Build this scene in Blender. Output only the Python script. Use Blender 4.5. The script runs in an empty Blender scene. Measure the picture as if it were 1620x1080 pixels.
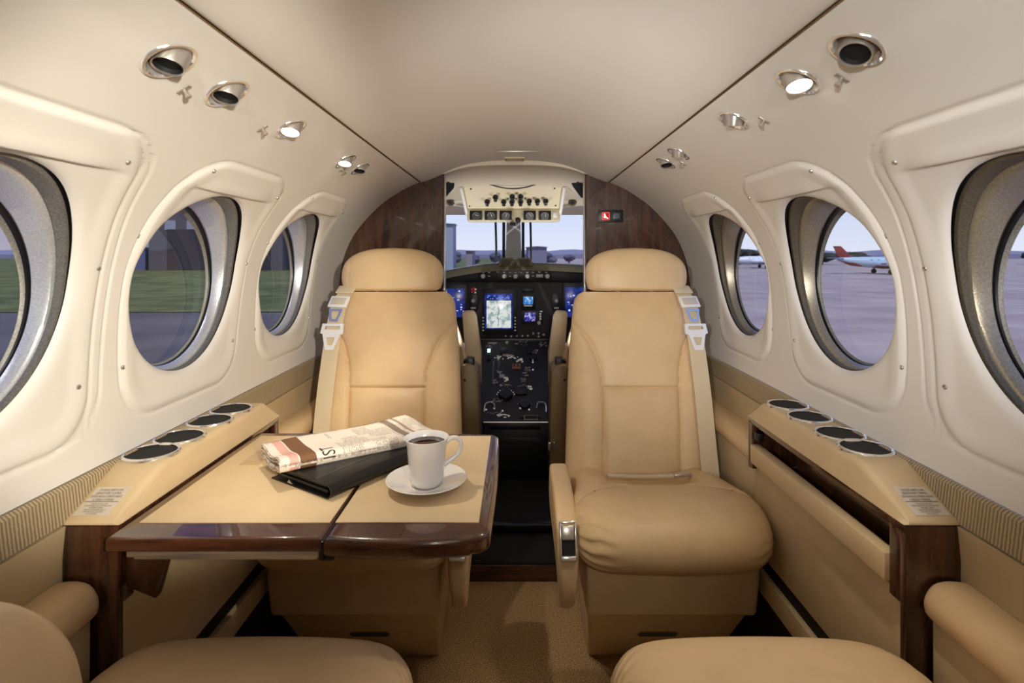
import bpy, bmesh, math, random
from mathutils import Vector, Matrix, noise as mnoise
random.seed(7)
C = bpy.context.scene.collection
F = 870.0; CX = 0.007; H = 1.05          # focal length in px, camera x, camera height
sc = bpy.context.scene
# ------------------------------------------------------------------ camera
cam = bpy.data.cameras.new('camera'); camo = bpy.data.objects.new('camera', cam); C.objects.link(camo)
cam.sensor_width = 36; cam.lens = F/1620*36; cam.shift_x = -7/1620; cam.shift_y = -137/1620
cam.clip_start = 0.02; cam.clip_end = 2000
camo.location = (CX, 0, H); camo.rotation_euler = (math.pi/2, 0, 0)
cam.dof.use_dof = True; cam.dof.focus_distance = 1.35; cam.dof.aperture_fstop = 7.0
sc.camera = camo
sc.view_settings.view_transform = 'Standard'; sc.view_settings.look = 'None'
sc.view_settings.exposure = 0.0
try:
    sc.cycles.use_denoising = True
    sc.cycles.max_bounces = 8; sc.cycles.transparent_max_bounces = 12
    sc.cycles.sample_clamp_indirect = 4; sc.cycles.caustics_reflective = False; sc.cycles.caustics_refractive = False
except Exception: pass

# ------------------------------------------------------------------ materials
def srgb(r, g, b):
    f = lambda c: (c/255/12.92) if c/255 <= .04045 else ((c/255+.055)/1.055)**2.4
    return (f(r), f(g), f(b), 1)
class NT:
    def __init__(s, name):
        s.m = bpy.data.materials.new(name); s.m.use_nodes = True; s.t = s.m.node_tree; s.n = s.t.nodes; s.l = s.t.links
        s.b = s.n['Principled BSDF']
    def add(s, typ, **kw):
        n = s.n.new(typ)
        for k, v in kw.items():
            if k in n.inputs: n.inputs[k].default_value = v
            else: setattr(n, k, v)
        return n
    def link(s, a, ao, b, bi): s.l.new(a.outputs[ao], b.inputs[bi])
    def coords(s, kind='Object', scale=(1, 1, 1)):
        tc = s.add('ShaderNodeTexCoord'); mp = s.add('ShaderNodeMapping'); mp.inputs['Scale'].default_value = scale
        s.link(tc, kind, mp, 'Vector'); return mp
    def bump(s, src, out, strength=.2, dist=.002):
        b = s.add('ShaderNodeBump'); b.inputs['Strength'].default_value = strength; b.inputs['Distance'].default_value = dist
        s.link(src, out, b, 'Height'); s.link(b, 'Normal', s.b, 'Normal'); return b
def mat(name, col, rough=.5, metal=0., bump=0, bscale=200, bdist=.001, var=0, vscale=3, coat=0, spec=.5, emis=None, estr=0, scale=(1, 1, 1)):
    t = NT(name); b = t.b
    b.inputs['Base Color'].default_value = col; b.inputs['Roughness'].default_value = rough; b.inputs['Metallic'].default_value = metal
    b.inputs['Specular IOR Level'].default_value = spec
    if coat: b.inputs['Coat Weight'].default_value = coat; b.inputs['Coat Roughness'].default_value = .05
    if emis: b.inputs['Emission Color'].default_value = emis; b.inputs['Emission Strength'].default_value = estr
    mp = None
    if bump or var: mp = t.coords('Object', scale)
    if bump:
        n = t.add('ShaderNodeTexNoise', Scale=bscale, Detail=3.0); t.link(mp, 'Vector', n, 'Vector'); t.bump(n, 'Fac', bump, bdist)
    if var:
        n = t.add('ShaderNodeTexNoise', Scale=vscale, Detail=4.0); t.link(mp, 'Vector', n, 'Vector')
        r = t.add('ShaderNodeValToRGB'); r.color_ramp.elements[0].position = .3; r.color_ramp.elements[1].position = .7
        c = Vector(col[:3]); r.color_ramp.elements[0].color = (*(c*(1-var)), 1); r.color_ramp.elements[1].color = (*(c*(1+var)), 1)
        t.link(n, 'Fac', r, 'Fac'); t.link(r, 'Color', b, 'Base Color')
    return t.m
def leather(name, col, rough=.42):
    t = NT(name); b = t.b; b.inputs['Roughness'].default_value = rough; b.inputs['Specular IOR Level'].default_value = .4
    mp = t.coords()
    v = t.add('ShaderNodeTexVoronoi', Scale=420.0); t.link(mp, 'Vector', v, 'Vector')
    n = t.add('ShaderNodeTexNoise', Scale=14.0, Detail=4.0); t.link(mp, 'Vector', n, 'Vector')
    mx = t.add('ShaderNodeMath', operation='MULTIPLY_ADD'); t.link(v, 'Distance', mx, 0); mx.inputs[1].default_value = .25; t.link(n, 'Fac', mx, 2)
    t.bump(mx, 'Value', .16, .0022)
    r = t.add('ShaderNodeValToRGB'); r.color_ramp.elements[0].position = .3; r.color_ramp.elements[1].position = .75
    c = Vector(col[:3]); r.color_ramp.elements[0].color = (*(c*.94), 1); r.color_ramp.elements[1].color = (*(c*1.05), 1)
    t.link(n, 'Fac', r, 'Fac'); t.link(r, 'Color', b, 'Base Color'); return t.m
def wood(name, c1, c2, scale, rough=.22, coat=.9, dens=5.0):
    t = NT(name); b = t.b; mp = t.coords('Object', scale)
    n = t.add('ShaderNodeTexNoise', Scale=dens, Detail=6.0, Distortion=.8); t.link(mp, 'Vector', n, 'Vector')
    n2 = t.add('ShaderNodeTexNoise', Scale=dens*9, Detail=3.0); t.link(mp, 'Vector', n2, 'Vector')
    mx = t.add('ShaderNodeMath', operation='MULTIPLY_ADD'); t.link(n2, 'Fac', mx, 0); mx.inputs[1].default_value = .25; t.link(n, 'Fac', mx, 2)
    r = t.add('ShaderNodeValToRGB'); e = r.color_ramp.elements; e[0].position = .42; e[0].color = c1; e[1].position = .82; e[1].color = c2
    m = r.color_ramp.elements.new(.6); m.color = tuple((a*.6+b2*.4) for a, b2 in zip(c1, c2))
    t.link(mx, 'Value', r, 'Fac'); t.link(r, 'Color', b, 'Base Color'); b.inputs['Roughness'].default_value = rough
    b.inputs['Coat Weight'].default_value = coat; b.inputs['Coat Roughness'].default_value = .04; return t.m
def ribbed(name):
    t = NT(name); b = t.b; mp = t.coords()
    w = t.add('ShaderNodeTexWave', Scale=56.0, Distortion=1.2, Detail=2.0); w.bands_direction = 'Y'; w.inputs['Detail Scale'].default_value = 3
    t.link(mp, 'Vector', w, 'Vector')
    r = t.add('ShaderNodeValToRGB'); r.color_ramp.elements[0].color = srgb(138, 118, 88); r.color_ramp.elements[1].color = srgb(196, 178, 142)
    t.link(w, 'Fac', r, 'Fac'); t.link(r, 'Color', b, 'Base Color'); b.inputs['Roughness'].default_value = .85
    t.bump(w, 'Fac', .35, .002); return t.m
def carpet(name):
    t = NT(name); b = t.b; mp = t.coords()
    n = t.add('ShaderNodeTexNoise', Scale=330.0, Detail=3.0); t.link(mp, 'Vector', n, 'Vector')
    r = t.add('ShaderNodeValToRGB'); r.color_ramp.elements[0].position = .35; r.color_ramp.elements[1].position = .68
    r.color_ramp.elements[0].color = srgb(128, 98, 62); r.color_ramp.elements[1].color = srgb(240, 206, 156)
    t.link(n, 'Fac', r, 'Fac'); t.link(r, 'Color', b, 'Base Color'); b.inputs['Roughness'].default_value = .95; b.inputs['Specular IOR Level'].default_value = .1
    t.bump(n, 'Fac', .8, .004); return t.m
def glass(name, tint, refl=.06):
    m = bpy.data.materials.new(name); m.use_nodes = True; t = m.node_tree; t.nodes.clear()
    o = t.nodes.new('ShaderNodeOutputMaterial'); mx = t.nodes.new('ShaderNodeMixShader'); a = t.nodes.new('ShaderNodeBsdfTransparent'); g = t.nodes.new('ShaderNodeBsdfGlossy')
    a.inputs['Color'].default_value = tint; g.inputs['Roughness'].default_value = .02; f = t.nodes.new('ShaderNodeFresnel'); f.inputs['IOR'].default_value = 1.25
    ml = t.nodes.new('ShaderNodeMath'); ml.operation = 'MULTIPLY'; ml.inputs[1].default_value = .05; t.links.new(f.outputs[0], ml.inputs[0]); t.links.new(ml.outputs[0], mx.inputs[0]); t.links.new(a.outputs[0], mx.inputs[1]); t.links.new(g.outputs[0], mx.inputs[2]); t.links.new(mx.outputs[0], o.inputs[0]); return m
def brushed(name, c1, c2, rough=.33):
    t = NT(name); b = t.b; mp = t.coords('Object', (1, 1, 1))
    n = t.add('ShaderNodeTexNoise', Scale=380.0, Detail=2.0); t.link(mp, 'Vector', n, 'Vector')
    r = t.add('ShaderNodeValToRGB'); r.color_ramp.elements[0].color = c1; r.color_ramp.elements[1].color = c2
    t.link(n, 'Fac', r, 'Fac'); t.link(r, 'Color', b, 'Base Color'); b.inputs['Roughness'].default_value = rough; b.inputs['Metallic'].default_value = .55
    t.bump(n, 'Fac', .25, .001); return t.m
M = {}
M['wall'] = mat('cream wall vinyl', srgb(238, 233, 224), .45, bump=.08, bscale=500, spec=.35)
M['ceil'] = mat('cream headliner', srgb(236, 230, 220), .62, bump=.12, bscale=420, spec=.3)
M['leather'] = leather('tan leather', srgb(224, 193, 148))
M['leather2'] = leather('light tan leather', srgb(220, 194, 152), .5)
M['panel'] = leather('tan side panel leather', srgb(204, 182, 142), .55)
M['wood_v'] = wood('mahogany vertical grain', srgb(36, 18, 12), srgb(92, 54, 34), (9, 9, 1.1))
M['wood_y'] = wood('mahogany long grain', srgb(36, 16, 10), srgb(78, 40, 24), (9, 1.5, 9))
M['wood_x'] = wood('mahogany cross grain', srgb(44, 20, 13), srgb(96, 54, 34), (1.5, 9, 9))
M['band'] = ribbed('ribbed fabric band')
M['carpet'] = carpet('tan carpet')
M['dcarpet'] = mat('dark cockpit carpet', srgb(28, 26, 26), .95, bump=.5, bscale=200)
M['chrome'] = mat('polished chrome', srgb(242, 240, 236), .14, .85)
M['satin'] = mat('satin nickel', srgb(206, 200, 192), .3, .85)
M['black'] = mat('black plastic', srgb(14, 14, 16), .4)
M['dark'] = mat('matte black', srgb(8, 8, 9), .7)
M['bleather'] = leather('black leather', srgb(26, 24, 23), .33)
M['thread'] = mat('pale stitching', srgb(120, 112, 98), .8)
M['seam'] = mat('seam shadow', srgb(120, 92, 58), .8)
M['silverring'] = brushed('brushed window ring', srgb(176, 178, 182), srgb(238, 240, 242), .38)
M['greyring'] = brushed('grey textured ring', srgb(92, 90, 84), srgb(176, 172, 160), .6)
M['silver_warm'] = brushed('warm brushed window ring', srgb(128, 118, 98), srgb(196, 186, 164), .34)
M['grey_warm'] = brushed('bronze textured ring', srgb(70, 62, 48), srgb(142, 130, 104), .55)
M['gasket'] = mat('black gasket', srgb(18, 15, 16), .35)
M['glass'] = glass('window glass', (.86, .88, .92, 1))
M['china'] = mat('white china', srgb(244, 240, 236), .16, coat=.5)
M['coffee'] = mat('black coffee', srgb(38, 18, 6), .05, spec=.8)
M['belt'] = mat('beige webbing', srgb(222, 204, 170), .8, bump=.5, bscale=90, scale=(1, 1, 14))
M['buckle'] = mat('white buckle plate', srgb(250, 248, 244), .3, .1)
M['placard'] = mat('placard film', srgb(214, 202, 184), .45)
M['ink'] = mat('dark ink', srgb(52, 44, 38), .6)
M['navy'] = mat('dark navy fabric', srgb(22, 26, 38), .8)
M['pcream'] = mat('cockpit cream plastic', srgb(222, 208, 184), .5)
M['ocream'] = mat('overhead panel beige', srgb(216, 202, 166), .5)
M['ipanel'] = mat('instrument panel grey', srgb(44, 37, 37), .6, bump=.1)
M['bezel'] = mat('display bezel', srgb(20, 18, 20), .4)
M['tick'] = mat('white markings', srgb(215, 210, 200), .5, emis=srgb(215, 210, 200), estr=.25)
M['knobw'] = mat('pale grey knob', srgb(196, 190, 180), .35)
M['white'] = mat('white paint', srgb(238, 236, 232), .35)
M['red'] = mat('red lens', srgb(170, 30, 26), .4, emis=srgb(200, 30, 20), estr=.3)
M['greenlit'] = mat('green lit annunciator', srgb(180, 255, 220), .4, emis=srgb(180, 255, 225), estr=2.)
M['glare'] = mat('glareshield vinyl', srgb(118, 112, 84), .6)
M['lamp'] = mat('lit lamp lens', (1, .93, .8, 1), .3, emis=(1, .9, .76, 1), estr=14.)
M['lampdim'] = mat('unlit lamp glow', (.9, .75, .6, 1), .3, emis=(1, .72, .5, 1), estr=1.1)  # warm glow put into the lens of the unlit reading lamps

# ------------------------------------------------------------------ mesh helpers
def finish(name, bm, m, parent=None, smooth=True, angle=40, kind=None, mats=None):
    bmesh.ops.recalc_face_normals(bm, faces=bm.faces)
    me = bpy.data.meshes.new(name); bm.to_mesh(me); bm.free()
    for mm in (mats or [m]): me.materials.append(mm)
    if smooth:
        me.shade_smooth()
        try: me.set_sharp_from_angle(angle=math.radians(angle))
        except Exception: pass
    o = bpy.data.objects.new(name, me); C.objects.link(o)
    if parent is not None: o.parent = parent
    if kind: o['kind'] = kind
    return o
def tag(o, label, cat, group=None, kind=None):
    o['label'] = label; o['category'] = cat
    if group: o['group'] = group
    if kind: o['kind'] = kind
    return o
def empty(name, loc=(0, 0, 0), rz=0):
    o = bpy.data.objects.new(name, None); C.objects.link(o); o.location = loc; o.rotation_euler = (0, 0, rz); o.empty_display_size = .05; return o
def copy_tree(o, parent=None):
    c = o.copy(); C.objects.link(c)
    if parent is not None: c.parent = parent
    for ch in list(o.children): copy_tree(ch, c)
    return c
def add_box(bm, c, size, bev=0, seg=2, mtx=None, mi=0):
    b2 = bmesh.new(); bmesh.ops.create_cube(b2, size=1)
    for v in b2.verts: v.co = Vector((v.co.x*size[0], v.co.y*size[1], v.co.z*size[2]))
    if bev: bmesh.ops.bevel(b2, geom=b2.edges[:], offset=bev, segments=seg, profile=.5, affect='EDGES')
    T = Matrix.Translation(c) @ (mtx.to_4x4() if mtx is not None else Matrix.Identity(4))
    merge(bm, b2, T, mi)
def merge(bm, b2, T=None, mi=0):
    vs = []
    for v in b2.verts: vs.append(bm.verts.new(T @ v.co if T else v.co))
    b2.verts.index_update()
    for f in b2.faces:
        try:
            nf = bm.faces.new([vs[v.index] for v in f.verts]); nf.material_index = mi or f.material_index
        except ValueError: pass
    b2.free()
def box(name, c, size, m, parent=None, bev=.002, seg=2, mtx=None, **k):
    bm = bmesh.new(); add_box(bm, c, size, bev, seg, mtx); return finish(name, bm, m, parent, **k)
def frame_from(d, up=None):
    d = Vector(d).normalized(); a = Vector(up) if up else (Vector((0, 0, 1)) if abs(d.z) < .9 else Vector((1, 0, 0)))
    x = a.cross(d).normalized(); y = d.cross(x); return Matrix((x, y, d)).transposed()
def add_lathe(bm, prof, n=32, loc=(0, 0, 0), axis=(0, 0, 1), sy=1):
    R = frame_from(axis); rings = []
    for (r, z) in prof:
        if r < 1e-6: rings.append([bm.verts.new(R @ Vector((0, 0, z)) + Vector(loc))]); continue
        rings.append([bm.verts.new(R @ Vector((r*math.cos(2*math.pi*i/n), sy*r*math.sin(2*math.pi*i/n), z)) + Vector(loc)) for i in range(n)])
    for a, b in zip(rings, rings[1:]):
        for i in range(n):
            j = (i+1) % n
            if len(a) == 1 and len(b) == 1: continue
            if len(a) == 1: bm.faces.new((a[0], b[i], b[j]))
            elif len(b) == 1: bm.faces.new((a[i], a[j], b[0]))
            else: bm.faces.new((a[i], a[j], b[j], b[i]))
def lathe(name, prof, m, parent=None, n=32, loc=(0, 0, 0), axis=(0, 0, 1), **k):
    bm = bmesh.new(); add_lathe(bm, prof, n, loc, axis); return finish(name, bm, m, parent, **k)
def add_loft(bm, rings, cap=True, closed=True, mi=0):
    R = [[bm.verts.new(p) for p in r] for r in rings]
    for a, b in zip(R, R[1:]):
        n = len(a)
        for i in range(n if closed else n-1):
            j = (i+1) % n
            try: bm.faces.new((a[i], a[j], b[j], b[i])).material_index = mi
            except ValueError: pass
    if cap and closed:
        try: bm.faces.new(R[0]).material_index = mi
        except ValueError: pass
        try: bm.faces.new(R[-1]).material_index = mi
        except ValueError: pass
    return R
def catmull(P, closed=False, n=8):
    P = [Vector(p) for p in P]; out = []; N = len(P); rng = range(N if closed else N-1)
    for i in rng:
        g = (lambda k: P[k % N]) if closed else (lambda k: P[max(0, min(N-1, k))])
        a, b, c, d = g(i-1), g(i), g(i+1), g(i+2)
        for k in range(n):
            t = k/n; out.append(.5*((2*b)+(c-a)*t+(2*a-5*b+4*c-d)*t*t+(3*b-a-3*c+d)*t**3))
    if not closed: out.append(P[-1])
    return out
def add_tube(bm, pts, r, n=10, cap=True, smooth=0):
    pts = [Vector(p) for p in pts]
    if smooth: pts = catmull(pts, False, smooth)
    rings = []; prev = None
    for i, p in enumerate(pts):
        d = (pts[min(i+1, len(pts)-1)]-pts[max(i-1, 0)]).normalized()
        if prev is None: R = frame_from(d)
        else:
            x = prev - d*prev.dot(d)
            x = x.normalized(); R = Matrix((x, d.cross(x), d)).transposed()
        prev = R.col[0].copy()
        rr = r[i] if isinstance(r, (list, tuple)) else r
        rings.append([p + R @ Vector((rr*math.cos(2*math.pi*k/n), rr*math.sin(2*math.pi*k/n), 0)) for k in range(n)])
    add_loft(bm, rings, cap)
def tube(name, pts, r, m, parent=None, n=10, smooth=0, **k):
    bm = bmesh.new(); add_tube(bm, pts, r, n, True, smooth); return finish(name, bm, m, parent, **k)
def add_prism(bm, poly, axis, a0, a1, bev=0):
    """poly of 2-D points extruded along axis ('x','y','z') from a0 to a1"""
    b2 = bmesh.new()
    def P(p, a): return {'x': (a, p[0], p[1]), 'y': (p[0], a, p[1]), 'z': (p[0], p[1], a)}[axis]
    A = [b2.verts.new(P(p, a0)) for p in poly]; B = [b2.verts.new(P(p, a1)) for p in poly]; n = len(poly)
    for i in range(n): b2.faces.new((A[i], A[(i+1) % n], B[(i+1) % n], B[i]))
    b2.faces.new(A); b2.faces.new(B[::-1])
    bmesh.ops.recalc_face_normals(b2, faces=b2.faces)
    if bev: bmesh.ops.bevel(b2, geom=b2.edges[:], offset=bev, segments=2, profile=.5, affect='EDGES')
    merge(bm, b2)
def prism(name, poly, axis, a0, a1, m, parent=None, bev=0, **k):
    bm = bmesh.new(); add_prism(bm, poly, axis, a0, a1, bev); return finish(name, bm, m, parent, **k)
def text_obj(name, lines, m, parent, origin, ex, ey, width, size, gap=1.25, align='CENTER', thick=.00015, off=.0006):
    """lines of text laid from origin downwards; ex = reading direction, ey = up of letters"""
    cu = bpy.data.curves.new(name, 'FONT'); cu.body = '\n'.join(lines); cu.size = size; cu.align_x = align; cu.extrude = 0; cu.space_line = gap
    cu.offset = 0; cu.resolution_u = 2
    o = bpy.data.objects.new(name+'_tmp', cu); C.objects.link(o); dg = bpy.context.evaluated_depsgraph_get(); dg.update()
    me = bpy.data.meshes.new_from_object(o.evaluated_get(dg)); C.objects.unlink(o); bpy.data.objects.remove(o); bpy.data.curves.remove(cu)
    ex = Vector(ex).normalized(); ey = Vector(ey).normalized(); nz = ex.cross(ey)
    w = max((v.co.x for v in me.vertices), default=1) - min((v.co.x for v in me.vertices), default=0)
    k = min(1, width/w) if w > 0 else 1
    for v in me.vertices: v.co = Vector(origin) + ex*v.co.x*k + ey*v.co.y + nz*off
    me.materials.clear(); me.materials.append(m); me.name = name
    ob = bpy.data.objects.new(name, me); C.objects.link(ob)
    if parent is not None: ob.parent = parent
    return ob
def sm(e0, e1, x):
    t = max(0, min(1, (x-e0)/(e1-e0) if e1 != e0 else float(x > e0))); return t*t*(3-2*t)
def lerp(a, b, t): return a+(b-a)*t
def interp(tab, x):
    if x <= tab[0][0]: return tab[0][1]
    for (a, va), (b, vb) in zip(tab, tab[1:]):
        if x <= b: return lerp(va, vb, (x-a)/(b-a))
    return tab[-1][1]

# ------------------------------------------------------------------ cabin cross-section (x, z relative to eye level)
WP = [(.353, .270), (.387, .256), (.424, .237), (.488, .194), (.548, .137), (.603, .066), (.636, -.01), (.650, -.08), (.658, -.16), (.661, -.24), (.660, -.30), (.657, -.335)]
_c = catmull([(x, z, 0) for x, z in WP], False, 24)
PS = [0.]; 
for a, b in zip(_c, _c[1:]): PS.append(PS[-1]+(b-a).length)
SMAX = PS[-1]
import bisect
def prof(s):
    s = max(0, min(SMAX, s)); i = min(len(PS)-2, max(0, bisect.bisect_right(PS, s)-1)); t = (s-PS[i])/(PS[i+1]-PS[i])
    p = _c[i].lerp(_c[i+1], t); d = (_c[min(i+2, len(_c)-1)]-_c[max(i-1, 0)]).normalized()
    return p.x, p.y, d.y, -d.x       # x, z, inward normal x, z
def s_of_z(z):
    lo, hi = 0, SMAX
    for _ in range(40):
        m = (lo+hi)/2
        if prof(m)[1] > z: lo = m
        else: hi = m
    return lo
def wall_pt(sx, Y, s, d=0):
    x, z, nx, nz = prof(s); return Vector((sx*(x+nx*d), Y, H+z+nz*d))
def wall_n(sx, s):
    x, z, nx, nz = prof(s); return Vector((sx*nx, 0, nz)).normalized()
def on_prof(px, py):
    """point of the real side lining seen at a pixel of the photograph -> side, Y, s"""
    u, v = px-817, py-403; sx = 1 if u > 0 else -1; best = None
    for k in range(600):
        s = SMAX*k/599; x, z, _, _ = prof(s); X = sx*x-CX
        e = abs((-v/u)*X - z)
        if best is None or e < best[0]: best = (e, s, F*X/u)
    return sx, best[2], best[1]

YB = 2.06           # bulkhead
YR = -1.25          # rear of cabin
WIN = [.633, 1.107, 1.58]; BND = [(.36, .895), (.895, 1.35), (1.35, 1.815)]
SC = s_of_z(-.05); RA, RB = .173, .181
S_TOP = s_of_z(.185); S_BOT = SMAX
S_PT, S_PB = s_of_z(.168), s_of_z(-.285); S_CR = s_of_z(.122)
def panel_sd(a, s, w, big):
    mid = (S_PT+S_PB)/2; hh = (S_PB-S_PT)/2; b = s-mid; t = b/hh
    ww = w - .028*max(0, -t)**2 - (.022 if not big else .0)*max(0, t)**2; r = .075
    if big: ww = w - .05*max(0, -t)**1.5
    qx, qy = abs(a)-ww+r, abs(b)-hh+r
    return math.hypot(max(qx, 0), max(qy, 0))+min(max(qx, qy), 0)-r
def disp(k, Y, s):
    a = Y-WIN[k]; big = (k == 0)
    cen = 0 if big else .010
    w = [.222, .199, .190][k]
    sd = panel_sd(a-cen, s, w, big); d = 0
    # the moulded panel: a raised rolled rim, the field inside it slightly dished
    d += .0045*sm(.004, -.010, sd) - .0030*sm(-.014, -.045, sd)
    d -= .0022*math.exp(-((sd-.004)/.0028)**2)
    if big:
        sd2 = panel_sd(a, s, .248, True)-.0; sd2 = max(sd2, sd-.030)
        d -= .003*math.exp(-(sd2/.0022)**2)
    # brow above the window
    m = sm(.195, .07, abs(a))
    f = sm(S_PT+.01, S_CR-.004, s)*sm(S_CR+.003, S_CR-.001, s)
    d += .0075*m*f
    # rolled lip at the opening
    e = math.hypot(a/RA, (s-SC)/RB); r = (e-1)*.177
    d -= .009*math.exp(-max(0, r)/.006)
    return d
VENTS = []
def grid(bm, sx, Y0, Y1, s0, s1, nY, nS, fn=None, holes=()):
    V = [[bm.verts.new(wall_pt(sx, lerp(Y0, Y1, i/nY), lerp(s0, s1, j/nS), fn(lerp(Y0, Y1, i/nY), lerp(s0, s1, j/nS)) if fn else 0)) for j in range(nS+1)] for i in range(nY+1)]
    for i in range(nY):
        for j in range(nS):
            if holes:
                c = (V[i][j].co+V[i+1][j+1].co)/2
                if any((c-h).length < r for h, r in holes): continue
            bm.faces.new((V[i][j], V[i+1][j], V[i+1][j+1], V[i][j+1]))
def win_block(bm, sx, k):
    Y0, Y1 = BND[k]; yc = WIN[k]; N = 256; K = 46
    prevring = None
    for q in range(K+1):
        t = (q/K)**1.25; ring = []
        for i in range(N):
            th = 2*math.pi*i/N; ca, sa = math.cos(th), math.sin(th)
            ea, eb = RA*ca, RB*sa
            # ray to rectangle
            tx = ((Y1-yc) if ca > 0 else (yc-Y0))/max(abs(ca), 1e-9); ty = ((S_BOT-SC) if sa > 0 else (SC-S_TOP))/max(abs(sa), 1e-9)
            tt = min(tx, ty); ra, rb = tt*ca, tt*sa
            a, b = lerp(ea, ra, t), lerp(eb, rb, t)
            ring.append(bm.verts.new(wall_pt(sx, yc+a, SC+b, disp(k, yc+a, SC+b))))
        if prevring:
            for i in range(N):
                j = (i+1) % N; bm.faces.new((prevring[i], prevring[j], ring[j], ring[i]))
        prevring = ring
    # corner fills
    for cy, cs in ((Y0, S_TOP), (Y1, S_TOP), (Y0, S_BOT), (Y1, S_BOT)):
        P = wall_pt(sx, cy, cs, disp(k, cy, cs)); near = sorted(prevring, key=lambda v: (v.co-P).length)[:2]
        if (near[0].co-P).length > 1e-5:
            try: bm.faces.new((bm.verts.new(P), near[0], near[1]))
            except ValueError: pass
CEILFIT = {-1: [('vent', 268, 95, .034), ('vent', 359, 147, .034), ('light', 460, 203, .032), ('light', 546, 254, .030), ('vent', 569, 266, .029)],
           1: [('vent', 1356, 77, .034), ('light', 1263, 129, .033), ('dim', 1161, 190, .032), ('dim', 1074, 242, .030), ('vent', 1054, 257, .029)]}
for sx, name in ((-1, 'wall_left'), (1, 'wall_right')):
    bm = bmesh.new(); holes = []
    for kind, px, py, r in CEILFIT[sx]:
        _, Y, s = on_prof(px, py); holes.append((wall_pt(sx, Y, s), r-.004))
    def topfn(Y, s):
        for k in range(3):
            if BND[k][0] <= Y <= BND[k][1]: return disp(k, Y, s)
        return 0
    grid(bm, sx, .36, 1.815, .0015, S_TOP, 540, 70, topfn, holes)
    grid(bm, sx, YR, .36, .0015, SMAX, 20, 60)
    grid(bm, sx, 1.815, YB, .0015, SMAX, 30, 80)
    for k in range(3): win_block(bm, sx, k)
    bmesh.ops.remove_doubles(bm, verts=bm.verts, dist=2e-5)
    w = finish(name, bm, M['wall'], kind='structure', angle=80)
    # screws on the moulded panels
    for k in range(3):
        for (a, z) in ((.165 if k else .15, .135), (-.13, .152), (.2 if k else .212, -.02), (-.19 if k else -.205, .03), (-.178 if k else -.2, -.19), (.178 if k else .2, -.2)):
            s = s_of_z(z); Y = WIN[k]+a; p = wall_pt(sx, Y, s, disp(k, Y, s)); n = wall_n(sx, s)
            bm = bmesh.new(); add_lathe(bm, [(0, .0012), (.0014, .0012), (.0016, .0004), (.0034, .0016), (.0042, 0), (.0042, -.001)], 14, p, n)
            finish('screw', bm, M['satin'], w)
    # window assemblies
    for k in range(3):
        n = {(-1, 0): 1, (-1, 1): 2, (-1, 2): 3, (1, 0): 4, (1, 1): 5, (1, 2): 6}[(sx, k)]
        e = empty('window_%d' % n, (sx*.70, WIN[k], H-.05)); e['kind'] = 'structure'
        N = 160; yc = WIN[k]
        def edge(i):
            th = 2*math.pi*i/N; a, b = RA*math.cos(th), RB*math.sin(th); return wall_pt(sx, yc+a, SC+b, disp(k, yc+a, SC+b))
        XG = .710; RG = .167
        def ring(t, rad):
            out = []
            for i in range(N):
                th = 2*math.pi*i/N; p = edge(i); q = Vector((sx*XG, yc+RG*math.cos(th), H-.055-RG*math.sin(th)))
                v = p.lerp(q, t); cvec = Vector((0, v.y-yc, v.z-(H-.052))).normalized(); v = v+cvec*rad
                out.append(v-Vector(e.location))
            return out
        def part(nm, seq, m):
            bm = bmesh.new(); add_loft(bm, [ring(t, r) for t, r in seq], cap=False); return finish(nm, bm, m, e, angle=35)
        part('gasket', [(0, .001), (.02, .006), (.07, .008), (.09, .004)], M['gasket'])
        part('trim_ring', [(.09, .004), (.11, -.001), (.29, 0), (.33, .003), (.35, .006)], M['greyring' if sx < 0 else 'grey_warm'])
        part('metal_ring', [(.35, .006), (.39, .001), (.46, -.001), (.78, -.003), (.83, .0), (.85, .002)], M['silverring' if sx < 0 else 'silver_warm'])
        part('inner_seal', [(.85, .002), (.87, -.002), (.92, -.003)], M['gasket'])
        part('pane_edge', [(.92, -.003), (.97, -.004), (1.0, -.006)], M['greyring'])
        bm = bmesh.new(); c = bm.verts.new((sx*XG-sx*.70, 0, -.005)); rr = [bm.verts.new((sx*XG-sx*.70, RG*math.cos(2*math.pi*i/64), -.005+RG*math.sin(2*math.pi*i/64))) for i in range(64)]
        for i in range(64): bm.faces.new((c, rr[i], rr[(i+1) % 64]))
        finish('glass_pane', bm, M['glass'], e)

for sx in (-1, 1):
    bm = bmesh.new(); add_box(bm, (sx*.352, (YR+YB)/2, H+.288), (.03, YB-YR, .012)); add_box(bm, (sx*.364, (YR+YB)/2, H+.282), (.020, YB-YR, .024)); finish('trim_%d' % (20 if sx < 0 else 21), bm, M['seam'], kind='structure')  # backing strips added behind the ceiling seams to block leaking sky light
# ceiling centre panel
CP = [(.3515, .282), (.350, .2715), (.335, .273), (.30, .286), (.262, .303), (.22, .321), (.17, .336), (.11, .345), (.055, .349), (0, .350)]
cc = catmull([(x, z, 0) for x, z in CP], False, 5); sec = [(p.x, p.y) for p in cc]; sec = sec+[(-x, z) for x, z in sec[-2::-1]]
bm = bmesh.new(); add_loft(bm, [[(x, Y, H+z) for x, z in sec] for Y in [YR+(YB-YR)*i/30 for i in range(31)]], cap=False, closed=False)
finish('ceiling', bm, M['ceil'], kind='structure', angle=60)
# rear wall closing the cabin behind the viewer
bm = bmesh.new(); add_box(bm, (0, YR-.02, .7), (1.5, .03, 1.5)); finish('wall_back', bm, M['wall'], kind='structure')
# floor
bm = bmesh.new(); add_box(bm, (0, (YR+1.78)/2, -.01), (1.36, 1.78-YR, .02)); finish('floor', bm, M['carpet'], kind='structure')

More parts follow.
